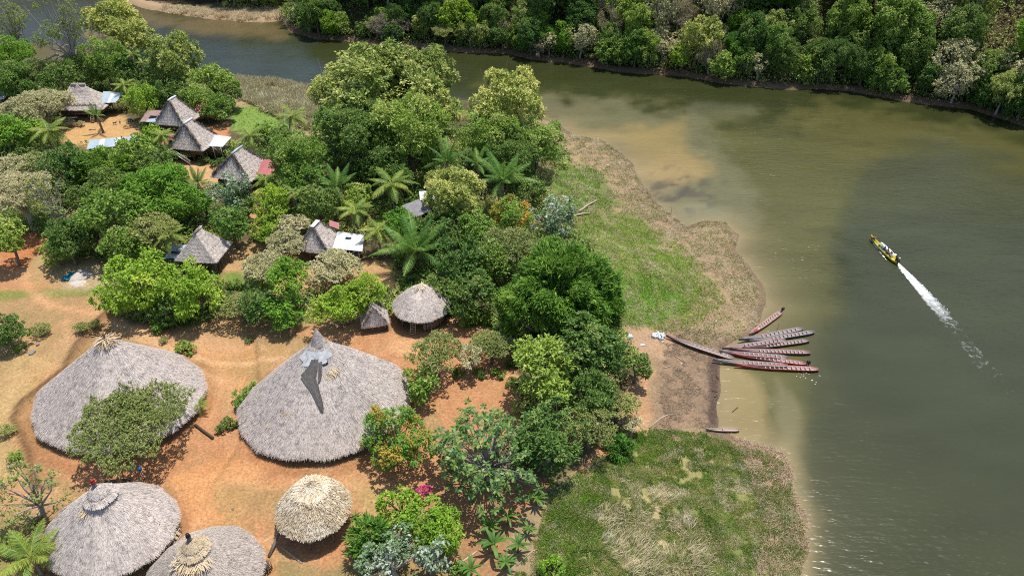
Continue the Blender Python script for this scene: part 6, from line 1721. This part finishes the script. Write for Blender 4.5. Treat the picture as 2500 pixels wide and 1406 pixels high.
sackpile(1608, 822, 34, 1.0, .75, 'small white bulging sack in the pile at the bow of the long brown canoe', 1)
sackpile(1535, 824, 13, .55, .42, 'small white bulging sack in the smaller pile by the trees', 2)

def log(name, pts, rad, mat, label, cat='log', z=.06, taper=.6, dz=0.0):
    W3 = [];
    for p in pts:
        X, Y, Z = at(p[0], p[1]); W3.append(Vector((X, Y, max(Z, 0.0) + z + (p[2] if len(p) > 2 else 0))))
    c = W3[0].copy(); b = MB(); n = len(W3)
    b.tube([q - c for q in W3], [rad * (1 - (1 - taper) * i / max(1, n - 1)) for i in range(n)], 7)
    o = b.build(name, M[mat]); o.location = c
    return tag(o, label, cat)
LOGS = [([(1585, 1045), (1612, 1022), (1630, 1013), (1647, 1013)], .10, 'wood_pale', 'long curved bleached branch on the mud below the red slope'),
 ([(1611, 1046), (1630, 1050), (1646, 1054)], .10, 'wood_pale', 'short thick bleached log below the curved branch'),
 ([(1648, 870), (1662, 878), (1676, 886)], .07, 'wood_pale', 'pale pole on the mud in front of the long brown canoe'),
 ([(1620, 899), (1640, 893)], .07, 'wood_pale', 'short pale pole left on the mud near the lone tree'),
 ([(1672, 867), (1696, 866)], .05, 'wood_pale', 'thin pale pole beside the long brown canoe'),
 ([(1734, 820), (1744, 813)], .05, 'wood_pale', 'thin stick above the bow of the dark grey canoe, left'),
 ([(1755, 822), (1770, 814)], .06, 'wood_pale', 'stick right of the other thin stick near the canoe bows'),
 ([(1727, 819), (1738, 826)], .04, 'wood_pale', 'tiny stick crossing near the canoe bows'),
 ([(1660, 1050), (1690, 1060)], .04, 'wood_pale', 'thin stick on the mud left of the small dugout'),
 ([(1625, 1056), (1640, 1062)], .06, 'wood_pale', 'stub of pale wood near the bottom field edge'),
 ([(1642, 1076), (1672, 1073)], .05, 'wood_pale', 'thin pole at the top of the bottom field'),
 ([(1695, 1086), (1718, 1090)], .05, 'wood_pale', 'pale stick at the top of the bottom field, right'),
 ([(1440, 1306), (1452, 1284)], .08, 'wood_pale', 'pale branch lying in the bottom field'),
 ([(1370, 592), (1385, 560), (1395, 530)], .30, 'wood_pale', 'thick fallen trunk by the silvery tree'),
 ([(1395, 532, .3), (1425, 526, .4), (1440, 524, .2)], .20, 'wood_pale', 'broken pale trunk piece by the silvery tree, lying to the right'),
 ([(1414, 520, .3), (1434, 505, .3), (1457, 492, .2)], .22, 'wood_pale', 'fallen log pointing to the water above the silvery tree'),
 ([(1556, 533), (1595, 534), (1640, 545)], .05, 'wood_pale', 'long thin pole on the neck of mud above the marsh'),
 ([(1798, 1004), (1786, 1012)], .07, 'wood_dark', 'dark stub floating off the mud'), ([(1750, 919), (1754, 926)], .12, 'wood_dark', 'short dark stump floating near the moored canoes'),
 ([(1738, 955), (1752, 957)], .07, 'wood_dark', 'dark floating branch at the leaf litter edge'), ([(1744, 970), (1751, 966)], .09, 'wood_dark', 'dark floating stub below the other floating branch'),
 ([(1961, 1342), (1972, 1329)], .10, 'wood_dark', 'dark stump in shallow water at the bottom field edge'),
 ([(1262, 1380), (1300, 1345), (1330, 1335)], .09, 'wood_pale', 'pale branch between bananas and green grass'), ([(1110, 1385), (1165, 1345)], .14, 'wood_pale', 'fallen pale trunk left of the banana clump'),
 ([(1475, 1165), (1483, 1153)], .04, 'wood_pale', 'short stick on the grass below the red slope')]
for a in LOGS: log('driftwood', *a)
for (px, py, h_, lab) in ((1590, 520, 1.9, 'upright thin stick standing in the mud neck, left'), (1638, 522, 1.8, 'upright thin stick standing in the shallows, right'), (1895, 812, 2.0, 'mooring pole standing beside the dark grey canoe')):
    x, y = at_z(px, py, .05); b = MB(); b.tube([(0, 0, -.4), (.03, 0, h_ / 2), (0, .05, h_)], [.035, .03, .02], 5); o = b.build('pole', M['wood_dark']); o.location = (x, y, 0); tag(o, lab, 'pole')

# birds on the mud bank
def bird(px, py, lab, yaw=0):
    x, y, z = at(px, py); r = empty('wading_bird', (x, y, z), yaw); tag(r, lab, 'bird')
    b = MB(); b.tube([(-.34, 0, .38), (-.2, 0, .44), (0, 0, .48), (.14, 0, .54), (.18, 0, .66), (.22, 0, .82), (.28, 0, .86), (.32, 0, .86)], [.03, .09, .13, .08, .04, .035, .05, .02], 8)
    b.build('body', M['white'], r, smooth=True)
    b = MB(); b.tube([(.32, 0, .86), (.46, 0, .83)], [.018, .005], 5); b.build('beak', M['wood_pale'], r)
    for s_ in (-.05, .05):
        b = MB(); b.tube([(0, s_, .4), (.02, s_, .2), (0, s_, 0)], .012, 4); b.tube([(0, s_, 0.01), (.09, s_, 0.01)], .012, 4); b.build('leg', M['wood_dark'], r)
bird(1484, 408, 'white wading bird on the mud bank, left of two', .5); bird(1511, 404, 'white wading bird on the mud bank, right of two', 2.6)
# white sand heap, turquoise tarp
def heap(name, px, py, rx, ry, h_, mat, lab, cat, seed):
    x, y, z = at(px, py); rng = np.random.default_rng(seed); n = 26; V = [(0, 0, h_)]; F = []; T = []
    for j, f in enumerate((.3, .6, .85, 1.0)):
        for i in range(n):
            a = 2 * math.pi * i / n; r_ = f * (1 + .16 * math.sin(3 * a + seed) + .10 * math.sin(7 * a)); V.append((rx * r_ * math.cos(a), ry * r_ * math.sin(a), h_ * (1 - f ** 1.6) + rng.uniform(-.03, .03) * (f < .9) - (.12 if f == 1 else 0)))
    for i in range(n): T.append((0, 1 + i, 1 + (i + 1) % n))
    for j in range(3):
        for i in range(n): F.append((1 + j * n + i, 1 + (j + 1) * n + i, 1 + (j + 1) * n + (i + 1) % n, 1 + j * n + (i + 1) % n))
    o = ob(name, mk_mesh(name, np.array(V), [np.array(F), np.array(T)], M[mat], smooth=True), None, (x, y, z + .02)); return tag(o, lab, cat)
heap('sand_heap', 198, 672, 1.9, 1.7, .42, 'sand', 'flat heap of pale grey sand left of the joined mango trees', 'sand heap', 2)
heap('sand_heap', 190, 692, 1.5, 1.0, .25, 'sand', 'lower smooth tongue of the pale sand, spread toward the path', 'sand heap', 5)
x, y, z = at(169, 678); b = MB(); n = 6
V = []; F = []
for j in range(n + 1):
    for i in range(n + 1): V.append(((i / n - .5) * 1.15 * (1 + .08 * math.sin(j)), (j / n - .5) * 2.1, .10 + .10 * math.sin(i * 2.1 + j) + .05 * math.cos(j * 2.3)))
for j in range(n):
    for i in range(n): k = j * (n + 1) + i; F.append((k, k + 1, k + n + 2, k + n + 1))
o = ob('tarpaulin', mk_mesh('tarpaulin', np.array(V), np.array(F), M['tarp']), None, (x, y, z + .22)); o.rotation_euler = (0, 0, -.15); o.modifiers.new('thick', 'SOLIDIFY').thickness = .03
tag(o, 'crumpled turquoise tarpaulin lying on the edge of the pale sand', 'tarpaulin')
def stone(px, py, s_, lab, seed, mat='stone'):
    x, y, z = at(px, py); rng = np.random.default_rng(seed); P_ = unit(rng.normal(0, 1, (26, 3))) * rng.uniform(.8, 1.1, (26, 1)) * np.array([s_, s_ * .7, s_ * .5])
    import bmesh
    bm = bmesh.new(); [bm.verts.new(p) for p in P_]; bmesh.ops.convex_hull(bm, input=bm.verts); me = bpy.data.meshes.new('stone'); bm.to_mesh(me); bm.free(); me.materials.append(M[mat])
    o = ob('stone', me, None, (x, y, z + s_ * .25)); o.rotation_euler = (0, 0, seed); return tag(o, lab, 'stone')
stone(80, 862, .55, 'larger dark grey stone on the bare slope at the left', 1); stone(93, 842, .42, 'smaller grey stone above the larger one at the left', 2)
stone(568, 1243, .16, 'small brown stone on the plaza', 3, 'bark'); stone(755, 1158, .10, 'tiny stone below the great round house', 4, 'bark'); stone(908, 1225, .12, 'little stone by the straw hut yard', 5, 'bark'); stone(1455, 840, .1, 'black stone at the marsh edge', 6, 'black')
stone(665, 838, .2, 'dark clod in the open yard above the great round house', 7, 'wood_dark')
x, y, z = at(1568, 842); b = MB(); b.box((0, 0, .03), (.75, .38, .05), .1); b.box((0, .0, .065), (.70, .05, .02), .1); o = b.build('board', M['white']); o.location = (x, y, z + .02); tag(o, 'small pale board lying on the mud near the white sacks', 'board')
# squared beams and bench
def beam(p0, p1, w_, h_, mat, lab, name='timber_beam', z0=.1, z1=None):
    a = Vector(at(*p0)); c = Vector(at(*p1)); a.z = gz(a.x, a.y) + z0; c.z = gz(c.x, c.y) + (z0 if z1 is None else z1)
    b = MB(); m_ = (a + c) / 2; b.bar(a - m_, c - m_, w_, h_); o = b.build(name, M[mat]); o.location = m_; return tag(o, lab, 'beam')
beam((478, 1040), (522, 1072), .26, .2, 'wood_dark', 'dark squared beam lying between the two great round houses', z0=.25)
beam((682, 1332), (738, 1375), .16, .08, 'wood_pale', 'pale plank lying on grass beside the straw hut', z0=.06)
beam((664, 1328), (676, 1334), .16, .08, 'wood_pale', 'short pale plank end left of the straw hut', z0=.06)
beam((657, 1360), (692, 1306), .30, .12, 'wood', 'long notched log leaning to the straw hut', z0=.15, z1=1.3)
# bundle of sticks bottom
x, y, z = at(655, 1392); r = empty('stick_bundle', (x, y, z)); tag(r, 'upright bundle of dry sticks by the bottom edge between the huts', 'sticks')
rnd = random.Random(4)
bb = MB(); bb.tube([(0, 0, 0), (0, 0, 1.5)], [.045, .03], 5); me = bb.mesh('stick', M['wood'])
for k in range(22):
    o = ob('stick', me, r, (rnd.uniform(-.45, .45), rnd.uniform(-.3, .3), 0)); o.rotation_euler = (rnd.uniform(-.28, .28) - o.location.y * .5, rnd.uniform(-.28, .28) - o.location.x * .7, 0)
# blue bundle and bench under the umbrella tree
x, y, z = at(352, 1170); b = MB(); b.tube([(0, 0, 1.6), (0, 0, 1.75), (.1, 0, 2.0), (.1, 0, 2.15)], [.12, .26, .24, .08], 8); b.bar((.05, 0, 0), (.05, 0, 1.65), .06); o = b.build('blue_bucket', M['blue']); o.location = (x, y, z); tag(o, 'bright blue bucket hung on a stake under the umbrella shaped tree', 'bucket')
x, y, z = at(290, 1178); r = empty('bench', (x, y, z), .12); tag(r, 'dark wooden bench in the shade under the umbrella shaped tree', 'bench')
b = MB(); b.box((0, 0, .42), (3.0, .34, .07)); b.build('seat', M['wood_dark'], r)
for s_ in (-1.3, 1.3): b = MB(); b.box((s_, 0, .2), (.1, .3, .4)); b.build('leg', M['wood_dark'], r)
# foot bridge / stair between the two bottom houses
x, y = at_z(412, 1325, 4.6); r = empty('wooden_stair', (x, y, gz(x, y)), R_(60)); tag(r, 'wooden stair with pale railings between the two bottom round houses', 'stair')
for s_ in (-.5, .5):
    b = MB(); b.bar((-1.4, s_, 0), (1.4, s_, 1.6), .12); b.bar((-1.4, s_, .9), (1.4, s_, 2.5), .07); b.bar((-1.4, s_, 0), (-1.4, s_, .95), .07); b.bar((1.4, s_, 1.5), (1.4, s_, 2.5), .07); b.build('railing', M['wood_pale'], r)
bb = MB(); bb.box((0, 0, 0), (.3, 1.0, .05)); me = bb.mesh('step', M['wood_pale'])
for k in range(7): ob('step', me, r, (-1.2 + k * .4, 0, .15 + k * .23))
# things in the far clearing
for i, (px, py, yw, lab, sh) in enumerate(((281, 305, .4, 'dark dog standing in the upper left clearing, left of two', 'black'), (294, 301, 2.2, 'greyish dog standing in the upper left clearing, right of two', 'stone'))):
    x, y, z = at(px, py); r = empty('dog', (x, y, z), yw); tag(r, lab, 'dog')
    V = [(0, 0, .50), (.28, 0, .52), (-.28, 0, .50), (.42, 0, .66), (.52, 0, .72), (.66, 0, .68), (-.42, 0, .58), (-.52, 0, .70)]; E = [(0, 1), (0, 2), (1, 3), (3, 4), (4, 5), (2, 6), (6, 7)]; R = [.12, .14, .11, .07, .08, .04, .03, .02]
    for fx_ in (.26, -.28):
        for s_ in (-.09, .09):
            k = len(V); V += [(fx_, s_, .34), (fx_ + (-.05 if fx_ < 0 else .02), s_, .20), (fx_ + .0, s_, .03)]; R += [.06, .035, .03]; E += [(1 if fx_ > 0 else 2, k), (k, k + 1), (k + 1, k + 2)]
    me = bpy.data.meshes.new('body'); me.from_pydata(V, E, []); me.update(); o = ob('body', me, r); o.modifiers.new('skin', 'SKIN')
    for k, q in enumerate(R): me.skin_vertices[0].data[k].radius = (q, q)
    me.skin_vertices[0].data[0].use_root = True; me.materials.append(M[sh]); o.modifiers.new('sub', 'SUBSURF').levels = 1
x, y, z = at(318, 298); r = empty('wheelbarrow', (x, y, z), .3); tag(r, 'turquoise wheelbarrow at the right of the upper left clearing', 'wheelbarrow')
b = MB(); b.box((0, 0, .50), (.95, .6, .06)); b.box((0, .3, .62), (.95, .04, .25)); b.box((0, -.3, .62), (.95, .04, .25)); b.box((.47, 0, .62), (.04, .6, .25)); b.build('tray', M['tarp'], r)
b = MB(); b.tube([(.6, -.04, .2), (.6, .04, .2)], .2, 12); b.build('wheel', M['black'], r)
for s_ in (-.2, .2): b = MB(); b.bar((.6, s_ * .4, .2), (-1.0, s_ * 1.4, .55), .05); b.bar((-.3, s_, .45), (-.35, s_, 0), .05); b.build('handle', M['wood'], r)
log('log', [(218, 318), (234, 317)], .16, 'wood_pale', 'short pale log lying in the upper left clearing', 'log', z=.12)
# white laundry scraps / litter near the water
for i, (px, py) in enumerate(((1748, 785), (1663, 888), (1505, 1090), (1617, 835))):
    x, y, z = at(px, py); b = MB(); b.box((0, 0, .05), (.28, .18, .10), i); b.box((.1, .08, .09), (.16, .14, .10), i + 1); o = b.build('litter', M['white']); o.location = (x, y, z)
    tag(o, ['white scrap of litter in the dry weeds above the moored canoes', 'white scrap of litter on the mud in front of the pale pole', 'white scrap of litter on the bright grass below the red slope', 'white scrap of litter beside the larger pile of sacks'][i], 'litter')
